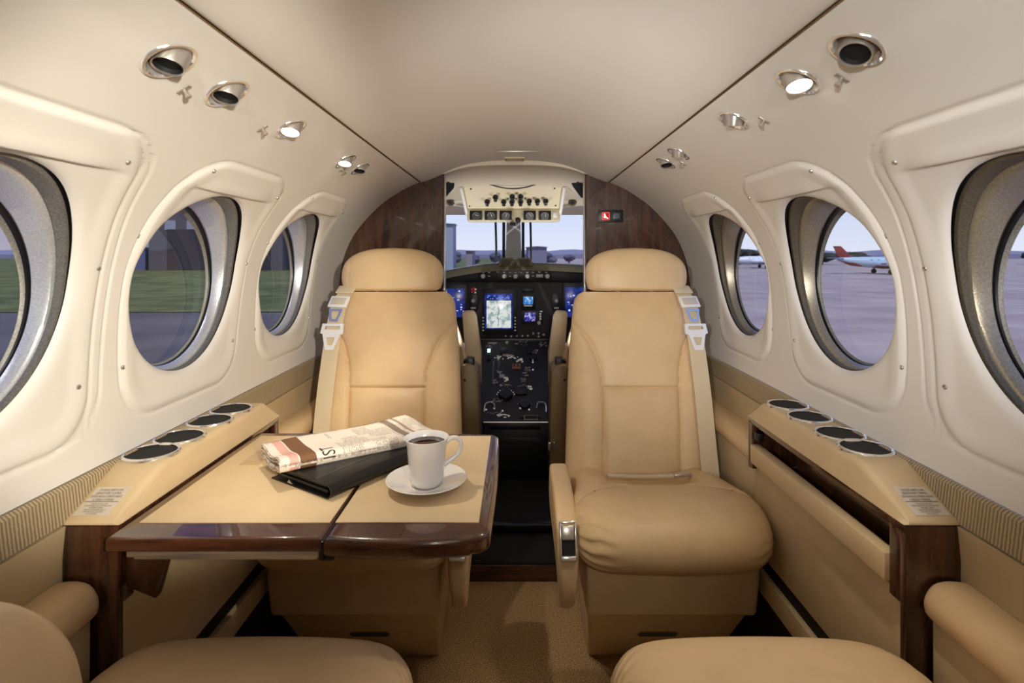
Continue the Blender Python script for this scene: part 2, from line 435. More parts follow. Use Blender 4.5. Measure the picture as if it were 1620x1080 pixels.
# ------------------------------------------------------------------ lower side walls
n_tr = 0
for sx, side in ((-1, 'left'), (1, 'right')):
    # fabric band, with a fine dark reveal above it
    n_tr += 1
    bm = bmesh.new(); add_prism(bm, [(sx*.656, H-.337), (sx*.650, H-.342), (sx*.6445, H-.388), (sx*.66, H-.39), (sx*.672, H-.337)], 'y', YR, YB)
    finish('trim_%d' % n_tr, bm, M['band'], kind='structure', angle=25)
    # upper leather panel between band and side armrest
    bm = bmesh.new(); add_prism(bm, [(sx*.643, H-.391), (sx*.648, H-.44), (sx*.648, H-.80), (sx*.62, H-.80), (sx*.622, H-1.05), (sx*.68, H-1.05), (sx*.68, H-.391)], 'y', YR, YB)
    n_tr += 1; finish('trim_%d' % n_tr, bm, M['panel'], kind='structure', angle=25)
    # padded side armrests, one behind and one ahead of the cabinet
    for (y0, y1, nm) in ((-.35 if sx > 0 else .60, .785, 'near'), (1.34, 2.045, 'far')):
        a = empty('padded_side_ledge', (sx*.62, (y0+y1)/2, H-.5)); L = Vector(a.location)
        sec = catmull([(.647, -.466, 0), (.62, -.464, 0), (.598, -.470, 0), (.586, -.487, 0), (.586, -.504, 0), (.594, -.514, 0), (.62, -.516, 0), (.647, -.516, 0)], False, 6)
        bm = bmesh.new(); rs = []
        for q, (y, k) in enumerate([(y0, .93), (y0+.004, .985), (y0+.012, 1), (y1-.012, 1), (y1-.004, .985), (y1, .93)]):
            rs.append([Vector((sx*(.647+(p.x-.647)*k), y, H-.49+(p.y+.49)*k))-L for p in sec])
        add_loft(bm, rs); finish('padded_top', bm, M['leather'], a, angle=60)
        bm = bmesh.new(); add_prism(bm, [(sx*.600, H-.512), (sx*.602, H-.82), (sx*.648, H-.82), (sx*.648, H-.512)], 'y', y0, y1, .003)
        for v in bm.verts: v.co -= L
        finish('lower_panel', bm, M['panel'], a, angle=30)
        tag(a, 'padded tan leather armrest along the %s wall, %s the wooden cabinet' % (side, 'nearest the camera before' if nm == 'near' else 'beyond'), 'armrest', 'padded wall armrests')

# ------------------------------------------------------------------ side cabinets with cup holders
YC0, YC1 = .793, 1.332
CUPS = {1: [1.243, 1.151, 1.043, .967], -1: [1.209, 1.125, 1.024, .945]}
for sx, side in ((-1, 'left'), (1, 'right')):
    cab = empty('side_cabinet', (sx*.61, (YC0+YC1)/2, 0)); L = Vector(cab.location)
    def loc(bm):
        for v in bm.verts: v.co -= L
        return bm
    tag(cab, 'leather topped dark wood cabinet with four cup holders on the %s wall, %s' % (side, 'table out' if sx < 0 else 'leaf stowed'), 'cabinet', 'side cabinets')
    # leather ledge: loft of (x,z) sections along Y
    def zt(Y):
        if Y < .905: return -.34-(.905-Y)*.405
        if Y > 1.272: return -.34-(Y-1.272)*.70
        return -.34
    ys = [YC0, .797, .81, .83, .85, .87, .890, .900, .910, .925, .95, 1.0, 1.1, 1.2, 1.25, 1.262, 1.275, 1.29, 1.31, 1.326, YC1]
    bm = bmesh.new(); rs = []
    for i, Y in enumerate(ys):
        z = (zt(Y-.008)+zt(Y)+zt(Y+.008))/3; e = 1 if i in (0, len(ys)-1) else 0; z -= e*.002
        t = (-.34-z)/.05
        xo = lerp(.667, .648, min(1, t)); xi = lerp(.572, .5735, min(1, t))
        zb = -.3895; rr = min(.012, max(.0012, (z-zb)*.45))
        pts = [(xo, zb), (xo, z-.002), (xo-.003, z)]
        for q in range(7):
            th = math.pi/2*q/6; pts.append((xi+rr*(1-math.sin(th)), z-rr*(1-math.cos(th))))
        pts += [(lerp(.5655, xi, .0)+e*.001, zb+.0005), (.5655+e*.001, zb)]
        rs.append([(sx*x, Y, H+zz) for x, zz in pts])
    add_loft(bm, rs); bmesh.ops.recalc_face_normals(bm, faces=bm.faces)
    finish('leather_top', loc(bm), M['leather2'], cab, angle=50)
    # wooden carcass
    bm = bmesh.new(); g = .0005
    add_box(bm, (sx*.645, (YC0+YC1)/2, H-.62), (.01, YC1-YC0, .46))                              # back
    add_box(bm, (sx*.6075, YC0+.006, H-.3905-.23), (.079, .012, .458), .0015)                      # near end
    add_box(bm, (sx*.6075, YC1-.006, H-.3905-.06), (.079, .012, .12), .0015)                      # far end
    add_box(bm, (sx*.6065, (YC0+YC1)/2, H-.3965), (.078, YC1-YC0-.002, .012), .001)                # rail under ledge
    finish('wooden_case', loc(bm), M['wood_v'], cab, angle=30)
    bm = bmesh.new()
    add_box(bm, (sx*.5730, YC0+.0225, H-.455), (.010, .024, .106), .001)                            # near stile
    add_box(bm, (sx*.5730, YC1-.018, H-.455), (.010, .016, .106), .001)                            # far stile
    add_box(bm, (sx*.612, (YC0+YC1)/2, H-.515), (.06, YC1-YC0-.03, .01))
    finish('slot_frame', loc(bm), M['wood_y'], cab, angle=30)
    # lower leather panel, dark reveal and kick strip
    bm = bmesh.new(); add_box(bm, (sx*.589, (YC0+YC1)/2+.001, H-.602), (.020, YC1-YC0-.0245, .199), .003); finish('lower_panel', loc(bm), M['panel'], cab, angle=30)
    # reveal
    if sx > 0:
        bm = bmesh.new(); add_box(bm, (sx*.572, (YC0+YC1)/2+.002, H-.469), (.024, YC1-YC0-.064, .043), .003); finish('stowed_table_leaf', loc(bm), M['leather2'], cab, angle=30)
        bm = bmesh.new(); add_box(bm, (sx*.574, YC1-.045, H-.425), (.014, .022, .02), .002); finish('latch', loc(bm), M['black'], cab)
    # cup holders
    for Y in CUPS[sx]:
        c = (sx*.620-L.x, Y-L.y, H-.34)
        ro = .0440
        o = lathe('cup_holder', [(ro-.006, -.004), (ro-.006, .0015), (ro-.004, .0035), (ro-.0015, .0035), (ro+.0005, .0015), (ro+.0005, -.002)], M['chrome'], cab, 48, (0, 0, 0)); o.location = c
        lathe('cup_well', [(ro-.0062, .0022), (ro-.0068, .0006), (0, .0004)], M['dark'], o, 40, (0, 0, 0))
    # placard on the near slope
    yA, yB = .853, .803; zA, zB = zt(yA)+.0012, zt(yB)+.0012; nrm = Vector((0, -.405, 1)).normalized(); dn = Vector((0, yB-yA, zB-zA)).normalized()
    c0 = Vector((sx*.616, yA, H+zA)); 
    bm = bmesh.new(); b2 = [c0+Vector((-.026, 0, 0)), c0+Vector((.026, 0, 0)), c0+Vector((.026, 0, 0))+dn*.054, c0+Vector((-.026, 0, 0))+dn*.054]
    vs = [bm.verts.new(p-L) for p in b2]+[bm.verts.new(p-L-nrm*.001) for p in b2]
    for f in ((0, 1, 2, 3), (7, 6, 5, 4), (0, 4, 5, 1), (1, 5, 6, 2), (2, 6, 7, 3), (3, 7, 4, 0)): bm.faces.new([vs[i] for i in f])
    pl = finish('placard', bm, M['placard'], cab, smooth=False)
    text_obj('lettering', ['COLOQUE EL ASIENTO LO MAS', 'ADELANTE POSIBLE Y CONTRA EL', 'COSTADO HACIA EL EXTERIOR DURANTE', 'EL DESPEGUE Y ATERRIZAJE'], M['ink'], pl, c0-L+dn*.0085, (1, 0, 0), -dn, .048, .0062, 1.02)
    text_obj('lettering', ['THE SEAT MUST BE MOVED', 'FULLY FORWARD AND OUTBOARD AS FAR', 'AS POSSIBLE. DURING', 'TAKE OFF AND LANDING BACK IS', 'TO BE UPRIGHT WITH HEADREST', 'FULLY EXTENDED'], M['ink'], pl, c0-L+dn*.0345, (1, 0, 0), -dn, .040, .0035, 1.05)
    bm = bmesh.new(); add_box(bm, c0-L+dn*.029+nrm*.0004, (.050, .0006, .0003), 0, 1, Matrix.Rotation(math.atan(.405), 3, 'X')); finish('divider_line', bm, M['ink'], pl, smooth=False)
    # dark reveal + kick strip + shadow skirt, as room trim
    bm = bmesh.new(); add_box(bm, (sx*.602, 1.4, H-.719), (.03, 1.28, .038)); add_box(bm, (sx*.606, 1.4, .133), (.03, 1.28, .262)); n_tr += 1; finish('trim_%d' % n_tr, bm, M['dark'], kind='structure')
    bm = bmesh.new(); add_box(bm, (sx*.592, 1.4, H-.762), (.034, 1.28, .050), .003); finish('baseboard_%s' % side, bm, M['panel'], kind='structure', angle=30)

# ------------------------------------------------------------------ ceiling fittings
def fitting(kind, px, py, r, label, cat, group):
    sx, Y, s = on_prof(px, py); p = wall_pt(sx, Y, s); n = wall_n(sx, s)
    R = frame_from(n, (0, 1, 0)).to_4x4(); 
    nm = 'air_vent' if kind == 'vent' else 'reading_light'
    e = bpy.data.objects.new(nm, None); C.objects.link(e); e.matrix_world = Matrix.Translation(p) @ R; e.empty_display_size = .02
    tag(e, label, cat, group); k = r/.034
    lathe('flange', [(r*.80, .0012), (r*.86, .0032), (r*.95, .0030), (r, .0008), (r, -.001), (r*.9, -.001)], M['chrome'], e, 40)
    lathe('bowl', [(r*.81, .0014), (r*.74, -.004), (r*.62, -.011), (r*.50, -.016), (0, -.018)], M['chrome'], e, 40)
    tilt = {'vent': (-.30, .10), 'light': (-.22, 0), 'dim': (.12, 0)}[kind]
    if (px, py) == (1356, 77): tilt = (-.15, -.75)
    ax = Vector((tilt[1], tilt[0], 1)); ax = (R.to_3x3().inverted() @ (Vector((0, -.35 if kind != 'dim' else .3, -1)) + (Vector((-.55, 0, 0)) if (px, py) == (1356, 77) else Vector((0, 0, 0))))).normalized()
    q = r*.56
    bm = bmesh.new(); add_lathe(bm, [(q*.86, .004), (q*.88, .0115), (q*.97, .0125), (q, .011), (q*1.02, .002), (q*1.15, -.006), (q*1.15, -.016), (0, -.017)], 32, -ax*.0025, ax)
    ey = finish('eyeball', bm, M['satin'], e)
    if kind == 'vent':
        bm = bmesh.new(); add_lathe(bm, [(q*.87, .0105), (q*.80, .0045), (0, .004)], 28, -ax*.0025, ax); finish('opening', bm, M['dark'], ey)
    else:
        bm = bmesh.new(); add_lathe(bm, [(q*.88, .0105), (q*.5, .0118), (0, .0122)], 28, -ax*.0025, ax); finish('lens', bm, M['lamp' if kind == 'light' else 'lampdim'], ey)
    return p, n, Y
names = {268: ('large chrome air vent, nearest on the left ceiling side', 0), 359: ('chrome air vent just ahead of the nearest one on the left ceiling side', 0), 460: ('lit reading lamp above the middle left window', 1), 546: ('small lit reading lamp above the far left window', 1), 569: ('small air vent farthest forward on the left ceiling side', 0),
         1356: ('swivelled chrome air vent at upper right, nearest on the right side', 0), 1263: ('brightly lit reading lamp beside the right air vent', 1), 1161: ('unlit chrome reading lamp, third from the camera on the right', 1), 1074: ('small chrome reading lamp far along the right ceiling side', 1), 1054: ('small air vent with black opening farthest forward on the right', 0)}
LAMPS = []
for sx in (-1, 1):
    for kind, px, py, r in CEILFIT[sx]:
        lb, isl = names[px]; p, n, Y = fitting(kind, px, py, r, lb, 'light' if isl else 'vent', 'reading lamps along the ceiling' if isl else 'air vents along the ceiling')
        if kind == 'light': LAMPS.append((p, n, sx))
for i, (px, py, lb) in enumerate([(291, 141, 'small T shaped coat hook by the nearest left air vents'), (415, 203, 'small T shaped coat hook beside the left reading lamp'), (542, 268, 'tiny coat hook beside the farthest left lamps'), (1332, 123, 'small T shaped coat hook beside the lit right lamp'), (1209, 190, 'small T shaped coat hook beside the unlit right lamp'), (1081, 258, 'tiny coat hook beside the farthest right lamps')]):
    sx, Y, s = on_prof(px, py); p = wall_pt(sx, Y, s); n = wall_n(sx, s); R = frame_from(n, (0, 1, 0)).to_4x4()
    e = bpy.data.objects.new('coat_hook', None); C.objects.link(e); e.matrix_world = Matrix.Translation(p) @ R; e.empty_display_size = .01
    tag(e, lb, 'hook', 'small hooks by the ceiling lamps')
    bm = bmesh.new(); add_box(bm, (0, 0, .0008), (.020, .008, .0016), .0006); finish('base_plate', bm, M['satin'], e)
    lathe('stub', [(.0032, .001), (.0030, .008), (.0040, .0095), (.0040, .013), (0, .0135)], M['satin'], e, 14)
# ceiling plates by the bulkhead
o = empty('ceiling_speaker_plate', (0.0, 1.99, H+.347)); tag(o, 'small rectangular beige plate on the ceiling before the cockpit arch', 'plate')
box('plate', (0, 0, 0), (.072, .060, .006), M['ocream'], o, .002)
box('side_groove', (-.030, 0, -.0036), (.002, .05, .001), M['seam'], o, 0); box('side_groove', (.030, 0, -.0036), (.002, .05, .001), M['seam'], o, 0)
o = box('ceiling_trim_strip', (0, 1.845, H+.3475), (.17, .004, .003), M['satin'], None, .001); tag(o, 'thin metal strip set in the ceiling behind the beige plate', 'strip')

# ------------------------------------------------------------------ bulkhead
OP = .262
pts = []
for sx in (-1, 1):
    pr = [(x, z) for x, z in [(p.x, p.y) for p in cc] if x > OP+.001][::-1]   # ceiling part, from opening outwards
    prs = [prof(SMAX*i/60)[:2] for i in range(61)]
    outer = [(OP, .303)]+[(x, z-.0) for x, z in pr if x < .349]+prs+[(.656, -1.05)]
    poly = [(sx*x, H+z) for x, z in outer]+[(sx*OP, 0)]
    pts.append(poly)
bm = bmesh.new()
for poly in pts: add_prism(bm, poly, 'y', YB-.012, YB+.02)
finish('wall_front', bm, M['wood_v'], kind='structure', smooth=False)
# cream arch above the opening
bm = bmesh.new(); A = []; B = []
for i in range(41):
    x = -OP-.004+(2*OP+.008)*i/40; t = abs(x)/OP; A.append((x, H+.350-.047*min(1, t)**2.6+.004)); B.append((x, H+.333-.034*min(1, t)**3.5))
add_prism(bm, A+B[::-1], 'y', YB-.022, YB+.03); n_tr += 1; finish('trim_%d' % n_tr, bm, M['pcream'], kind='structure', angle=40)
for sx in (-1, 1):
    bm = bmesh.new(); add_box(bm, (sx*(OP+.002), YB-.016, H-.375), (.006, .007, 1.35), .002); n_tr += 1; finish('trim_%d' % n_tr, bm, M['wood_v' ], kind='structure')
    bm = bmesh.new(); add_box(bm, (sx*(OP-.0015), YB+.004, H-.375), (.003, .036, 1.35), .001); n_tr += 1; finish('trim_%d' % n_tr, bm, M['satin'], kind='structure')
# lit sign on the right bulkhead
sg = empty('cabin_sign', (.358, YB-.014, H+.144)); tag(sg, 'dark seat belt sign with a red lit pictogram on the right wooden bulkhead', 'sign')
box('housing', (0, 0, 0), (.092, .006, .046), M['bezel'], sg, .002)
box('red_pictogram', (-.019, -.0035, 0), (.028, .0016, .028), mat('lit red frame', srgb(210, 60, 60), .4, emis=srgb(235, 80, 80), estr=.8), sg, .002)
box('pictogram_window', (-.019, -.0046, 0), (.022, .0008, .022), M['red'], sg, .001)
wl = mat('lit white glyph', srgb(255, 225, 215), .4, emis=srgb(255, 220, 210), estr=1.3)
bm = bmesh.new(); add_box(bm, (-.0235, -.0052, .006), (.005, .001, .006), .0008); add_box(bm, (-.0228, -.0052, -.002), (.006, .001, .010), .0008, 2, Matrix.Rotation(.3, 3, 'Y')); add_box(bm, (-.016, -.0052, -.006), (.012, .001, .004), .0008, 2, Matrix.Rotation(.5, 3, 'Y'))
finish('seated_figure', bm, wl, sg)
box('unlit_pictogram', (.021, -.0035, 0), (.028, .0016, .026), mat('unlit pictogram', srgb(70, 74, 80), .4), sg, .002)
lathe('cigarette_mark', [(.006, 0), (.0085, 0), (.0085, .0006), (.006, .0006), (.006, 0)], mat('faded mark', srgb(105, 110, 116), .4), sg, 20, (.021, -.0045, 0), (0, -1, 0))

# step up to the cockpit
bm = bmesh.new(); add_box(bm, (0, 1.862, .026), (.60, .19, .054), .003); o = finish('step', bm, M['wood_x'], angle=30); tag(o, 'low dark wooden step at the threshold of the cockpit', 'step'); 
bm = bmesh.new(); add_box(bm, (0, 1.864, .056), (.59, .185, .006), .001); finish('tread', bm, M['dcarpet'], o)
bm = bmesh.new(); add_box(bm, (0, 2.75, .03), (1.30, 1.58, .06)); finish('floor', bm, M['dcarpet'], kind='structure')
bm = bmesh.new(); add_box(bm, (0, 1.97, .075), (.53, .03, .03), .004); o = finish('door_sill', bm, M['black'], kind='structure')

# ------------------------------------------------------------------ passenger seats (local origin on the floor, +x outboard, -y where the sitter faces)
def sup(c, n): return math.copysign(abs(c)**(2/n), c)
SEAM = [(.40, .106), (.64, .111), (.66, .113), (.70, .117), (.735, .125), (.765, .136), (.79, .149), (.815, .170), (.835, .192), (.95, .20)]
def make_backrest(parent):
    bm = bmesh.new(); rings = []; N = 220; ZB, ZT = .385, .934
    zs = [ZB+(ZT-ZB)*i/110 for i in range(111)]
    zs = [ZB-.006, ZB-.003]+zs[:-4]+[ZT-.014+.0012*i for i in range(12)]
    for z in zs:
        yf = interp([(.38, .003), (.43, .018), (.66, .118), (.80, .175), (.94, .235)], z)
        xc = interp([(.38, -.026), (.43, -.022), (.66, -.005), (.94, -.003)], z)
        w = interp([(.38, .205), (.43, .212), (.66, .213), (.76, .205), (.83, .196), (.88, .190), (.94, .183)], z)
        t = interp([(.38, .05), (.5, .055), (.94, .042)], z)
        top = (z-(ZT-.055))/.055
        if top > 0:
            w *= 1-.19*(1-math.sqrt(max(0, 1-min(1, top)**2.4)))-.0; t *= max(.05, math.sqrt(max(0, 1-min(1, top)**3)))
        bt = (ZB+.02-z)/.02
        if bt > 0: t *= 1-.5*min(1, bt); w *= 1-.03*min(1, bt)
        r = []
        for i in range(N):
            th = 2*math.pi*i/N; c, s = math.cos(th), math.sin(th); x = w*sup(c, 3.6); y = t*sup(s, 2.6)
            if s < 0:
                h = interp(SEAM, z); g = 0; f = sm(0, .35, -s)
                if z < .835:
                    d = abs(abs(x)-h); sl = 1/(1+ (3.0 if z > .76 else (.8 if z > .70 else .2)))**.5
                    g += .0075*math.exp(-(d*sl/.0035)**2)
                if abs(x) < h:
                    g += .0065*math.exp(-((z-.659)/.003)**2)
                    k = (1-(x/h)**4)
                    if z > .66: g -= .012*k*math.sin(math.pi*min(1, max(0, (z-.66)/.25)))**.8
                    else: g -= .008*k*sm(.66, .63, z)*sm(.40, .46, z)
                else:
                    g -= .010*math.sin(math.pi*min(1, max(0, (abs(x)-h)/(w-h+1e-4))))*sm(.84, .78, z)
                # shallow wrinkles at the lap
                y += g*f
            r.append((xc+x, yf+t+y, z))
        rings.append(r)
    add_loft(bm, rings); return finish('backrest', bm, M['leather'], parent, angle=70)
NEARC = []
def make_seat(name):
    root = empty(name)
    make_backrest(root)
    # headrest: flat underside, domed crown
    bm = bmesh.new(); rings = []; N = 96; z0, z1 = .938, 1.072
    for i in range(45):
        q = i/44; z = z0+(z1-z0)*q
        w = .150+.010*math.sin(math.pi/2*min(1, q/.35)) if q < .35 else .160*(max(0, 1-((q-.35)/.65)**2.5))**(1/2.5)
        t = (.052 if q > .12 else .052*math.sqrt(1-(1-q/.12)**2*.35))*((max(0, 1-(max(0, q-.35)/.65)**2.6))**(1/2.2))
        if q < .03: w *= .965; t *= .85
        if q < .015: w *= .97; t *= .8
        w = max(w, .004); t = max(t, .002)
        yc = .232+.02*q
        r = []
        for k in range(N):
            th = 2*math.pi*k/N; x = w*sup(math.cos(th), 2.7); y = t*sup(math.sin(th), 2.3)
            g = .0022*math.exp(-((abs(x)-.128)/.0020)**2)*sm(0, .4, -math.sin(th))
            r.append((.004+x, yc+y+g, z))
        rings.append(r)
    add_loft(bm, rings); hr = finish('headrest', bm, M['leather'], root, angle=70)
    tube('headrest_post', [(-.05, .25, .90), (-.05, .25, .96)], .007, M['chrome'], root); tube('headrest_post', [(.055, .25, .90), (.055, .25, .96)], .007, M['chrome'], root)
    # seat cushion: side profile swept across, ends rounded
    pr = catmull([(.10, .33, 0), (-.02, .335, 0), (-.15, .342, 0), (-.24, .346, 0), (-.30, .356, 0), (-.345, .384, 0), (-.360, .424, 0), (-.349, .462, 0), (-.315, .490, 0), (-.260, .502, 0), (-.19, .496, 0), (-.11, .478, 0), (-.03, .460, 0), (.04, .448, 0), (.105, .440, 0), (.125, .40, 0)], True, 10)
    for near in (False, True):
     bm = bmesh.new(); rings = []; W = .224; cy, cz = -.18, .42; NX = 120; EX = 7.5 if near else 7.0
     for i in range(NX+1):
         u = -1+2*i/NX; u = math.copysign(1-(1-abs(u))**1.7, u); a = abs(u); k = max(.0, 1-a**EX)**(1/2.5); k = max(k, .02)
         r = []
         for p in pr:
             y, z = p.x, p.y
             wy = lerp(1.0, .90, sm(-.20, .0, y)); x = u*W*wy
             yy = cy+(y-cy)*lerp(k, 1, .45 if y > cy else .34); zz = cz+(z-cz)*k
             yy = yy+.016*a*a*(1 if y < -.2 else 0)
             if z > .43:   # recessed insert between the thigh bolsters
                 X = x+.0
                 b = sm(.118, .090, abs(X)); fr = sm(-.150, -.128, y-.03*(abs(X)/.11)**2)
                 zz -= .026*b*fr; ysm = -.145-.125*max(0, (abs(X)-.06)/.16)**1.5; zz -= .008*math.exp(-((y-ysm)/.006)**2); yy += .004*math.exp(-((y-ysm)/.006)**2)*sm(.12, .2, abs(X))
                 dline = abs(abs(X)-.108); zz -= .005*math.exp(-(dline/.004)**2)*fr
                 zz += .013*math.sin(math.pi*min(1, max(0, (abs(X)-.11)/.10)))*sm(-.20, -.08, y)
             if y < -.16:
                 for sgn, amt in ((-1, 1.), (1, .4)):
                     e = sm(.52, .86, sgn*u)*sm(1.0, .93, sgn*u)
                     ang = math.atan2(z-.43, -(y+.20))
                     wv = math.sin(ang*34+3*mnoise.noise(Vector((u*5, ang*2, 3))))
                     yy += .0028*amt*e*wv*sm(-.2, -.28, y); zz += .0020*amt*e*wv
             r.append((-.025+x, yy, zz))
         rings.append(r)
     add_loft(bm, rings); oc = finish('seat_cushion', bm, M['leather'], None if near else root, angle=80)
     if near: NEARC.append(oc.data); bpy.data.objects.remove(oc)
    # pedestal
    bm = bmesh.new()
    def frus(z0, z1, a, b, bev=.012):
        b2 = bmesh.new(); vs = [b2.verts.new(p) for p in [(a[0], a[2], z0), (a[1], a[2], z0), (a[1], a[3], z0), (a[0], a[3], z0), (b[0], b[2], z1), (b[1], b[2], z1), (b[1], b[3], z1), (b[0], b[3], z1)]]
        for f in ((0, 3, 2, 1), (4, 5, 6, 7), (0, 1, 5, 4), (1, 2, 6, 5), (2, 3, 7, 6), (3, 0, 4, 7)): b2.faces.new([vs[i] for i in f])
        bmesh.ops.bevel(b2, geom=b2.edges[:], offset=bev, segments=3, profile=.5, affect='EDGES'); merge(bm, b2)
    frus(.222, .372, (-.212, .178, -.245, .10), (-.215, .182, -.262, .10))
    b_up = finish('seat_base', bm, M['leather2'], root, angle=40)
    bm = bmesh.new(); frus(.0, .228, (-.186, .150, -.060, .10), (-.206, .172, -.225, .10), .008); lo = finish('lower_skirt', bm, M['leather2'], root, angle=40)
    # perforated grille in the skirt
    bm = bmesh.new(); gx, gz, gw, gh = -.025, .115, .050, .0115
    yf = lambda z: -.060-.165*z/.228
    pts = []
    for i in range(28):
        th = 2*math.pi*i/28; pts.append((gx+(gw-gh)*(1 if math.cos(th) > 0 else -1)+gh*math.cos(th), gz+gh*math.sin(th)))
    rg = [[(x, yf(z)+d, z) for x, z in pts] for d in (.003, -.001)]
    add_loft(bm, rg); g = finish('vent_grille', bm, M['greyring'], lo)
    bm = bmesh.new()
    for i in range(16):
        for j in range(4):
            x = gx-.046+.006*i+(.003 if j % 2 else 0); z = gz-.0078+.0052*j
            if abs(x-gx) < gw-.004: add_lathe(bm, [(.0021, 0), (0, .0002)], 6, (x, yf(z)-.0012, z), (0, -1, 0))
    finish('perforation', bm, M['dark'], g, smooth=False)['kind'] = 'stuff'
    # aisle armrest: slab with rounded front and tapering foot
    side = catmull([(.0, .505, 0), (-.06, .510, 0), (-.14, .509, 0), (-.22, .497, 0), (-.272, .470, 0), (-.300, .425, 0), (-.306, .38, 0), (-.298, .33, 0), (-.275, .292, 0), (-.245, .284, 0), (-.21, .31, 0), (-.16, .35, 0), (-.08, .37, 0), (.0, .38, 0), (.02, .44, 0)], True, 8)
    bm = bmesh.new(); rings = []; c0 = Vector((-.16, .42, 0))
    for q, k in [(-1, .80), (-.96, .90), (-.86, .965), (-.70, .992), (-.4, 1), (0, 1), (.4, 1), (.70, .992), (.86, .965), (.96, .90), (1, .80)]:
        rr = []
        for p in side:
            tw = lerp(.72, 1, sm(.28, .44, p.y)); rr.append((-.2605+q*.0245*tw, c0.x+(p.x-c0.x)*lerp(1, k, .6)-.008, c0.y-.022+(p.y-c0.y)*lerp(1, k, .85)))
        rings.append(rr)
    add_loft(bm, rings); ar = finish('armrest', bm, M['leather'], root, angle=60)
    # chrome recline latch on the armrest's nose
    Rl = Matrix.Rotation(math.radians(14), 3, 'X')
    Ql = Matrix.Rotation(math.radians(-24), 3, 'X'); cl = Vector((-.2605, -.3035, .428))
    def lb_(p, sz, bv): bm_ = bmesh.new(); add_box(bm_, cl+Ql @ Vector(p), sz, bv, 2, Ql); return bm_
    bm = bmesh.new()
    for p, sz in (((-.0165, 0, 0), (.0045, .012, .076)), ((.0165, 0, 0), (.0045, .012, .076)), ((0, 0, .036), (.036, .012, .006)), ((0, 0, -.034), (.036, .012, .010))): add_box(bm, cl+Ql @ Vector(p), sz, .0015, 2, Ql)
    la = finish('recline_latch', bm, M['chrome'], ar)
    finish('latch_recess', lb_((0, .003, -.010), (.030, .004, .040), .0005), M['dark'], la)
    finish('latch_lever', lb_((0, -.002, .016), (.028, .010, .030), .003), M['satin'], la)
    # shoulder belt
    path = [(.128, .265, .948), (.134, .226, .940), (.145, .176, .900), (.150, .158, .860), (.155, .130, .78), (.157, .086, .66), (.154, .040, .54), (.150, -.002, .445)]
    pp = catmull(path, False, 8); bm = bmesh.new(); rings = []
    for i, p in enumerate(pp):
        t = (pp[min(i+1, len(pp)-1)]-pp[max(0, i-1)]).normalized(); wdir = Vector((1, -.0, 0)); wdir = (wdir-t*wdir.dot(t)).normalized(); wdir = (wdir+Vector((0, .22, 0))).normalized()
        nn = t.cross(wdir).normalized(); nn = nn if nn.y < 0 else -nn
        w = .0255; off = -.010*1
        c = p+nn*.006+Vector((0, off, 0))
        rings.append([c-wdir*w, c-wdir*w+nn*.0016, c+wdir*w+nn*.0016, c+wdir*w])
    add_loft(bm, rings); sb = finish('shoulder_belt', bm, M['belt'], root, angle=30)
    def onb(t):
        i = min(len(pp)-2, int(t*(len(pp)-1))); p = pp[i]; tt = (pp[i+1]-pp[i]).normalized(); wd = Vector((1, .22, 0)); wd = (wd-tt*wd.dot(tt)).normalized(); nn = tt.cross(wd); nn = nn if nn.y < 0 else -nn
        return p+nn*.010+Vector((0, -.010, 0)), tt, wd, nn.normalized()
    def plate(nm, t, sx_, sz, th, m, par, bev=.002, hole=None, dn=0):
        p, tt, wd, nn = onb(t); R = Matrix((wd, tt, nn)).transposed()
        bm = bmesh.new()
        if hole:
            outer = [(x*1.2, y*1.2) for x, y in hole[0]]; inner = [(x*1.2, y*1.2) for x, y in hole[1]]; n = len(outer); rs = []
            for z in (0, th):
                rs.append(([bm.verts.new(p+R @ Vector((x, y, z+dn))) for x, y in outer], [bm.verts.new(p+R @ Vector((x, y, z+dn))) for x, y in inner]))
            (o0, i0), (o1, i1) = rs
            for i in range(n):
                j = (i+1) % n
                bm.faces.new((o1[i], o1[j], i1[j], i1[i])); bm.faces.new((o0[j], o0[i], i0[i], i0[j])); bm.faces.new((o0[i], o0[j], o1[j], o1[i])); bm.faces.new((i0[j], i0[i], i1[i], i1[j]))
        else: add_box(bm, p+nn*dn, (sx_, sz, th), bev, 2, R)
        return finish(nm, bm, m, par, angle=35)
    k1 = plate('label_pouch', .30, .062, .040, .008, M['buckle'], sb, .003, dn=.003)
    plate('care_label', .30, .046, .024, .0012, M['placard'], k1, .0004, dn=.0078)
    plate('webbing_fold', .195, .058, .034, .006, M['belt'], sb, .002, dn=.003)
    k2 = plate('metal_link', .425, .0, 0, .005, M['chrome'], sb, hole=([(-.019, -.014), (.019, -.014), (.010, .018), (-.010, .018)], [(-.012, -.009), (.012, -.009), (.006, .012), (-.006, .012)]), dn=.003)
    k3 = plate('belt_buckle', .505, 0, 0, .005, M['buckle'], sb, hole=([(-.028, -.014), (.028, -.014), (.030, .010), (.014, .016), (-.014, .016), (-.030, .010)], [(-.020, -.008), (.020, -.008), (.021, .000), (.010, .001), (-.010, .001), (-.021, .000)]), dn=.003)
    plate('belt_tongue', .565, 0, 0, .004, M['buckle'], k3, hole=([(-.024, -.020), (.024, -.020), (.011, .022), (-.011, .022)], [(-.012, -.009), (.012, -.009), (.006, .010), (-.006, .010)]), dn=.004)
    # lap belt
    bm = bmesh.new(); add_tube(bm, [(-.13, -.035, .462), (-.04, -.035, .459), (.045, -.035, .462)], .0055, 8, True, 6); lb = finish('lap_belt', bm, M['belt'], root)
    bm = bmesh.new(); add_box(bm, (.068, -.035, .466), (.045, .020, .010), .003, 2, Matrix.Rotation(-.12, 3, 'Y')); finish('lap_buckle', bm, M['satin'], lb)
    return root
seat = make_seat('passenger_seat'); seat.location = (.380, 1.50, 0)
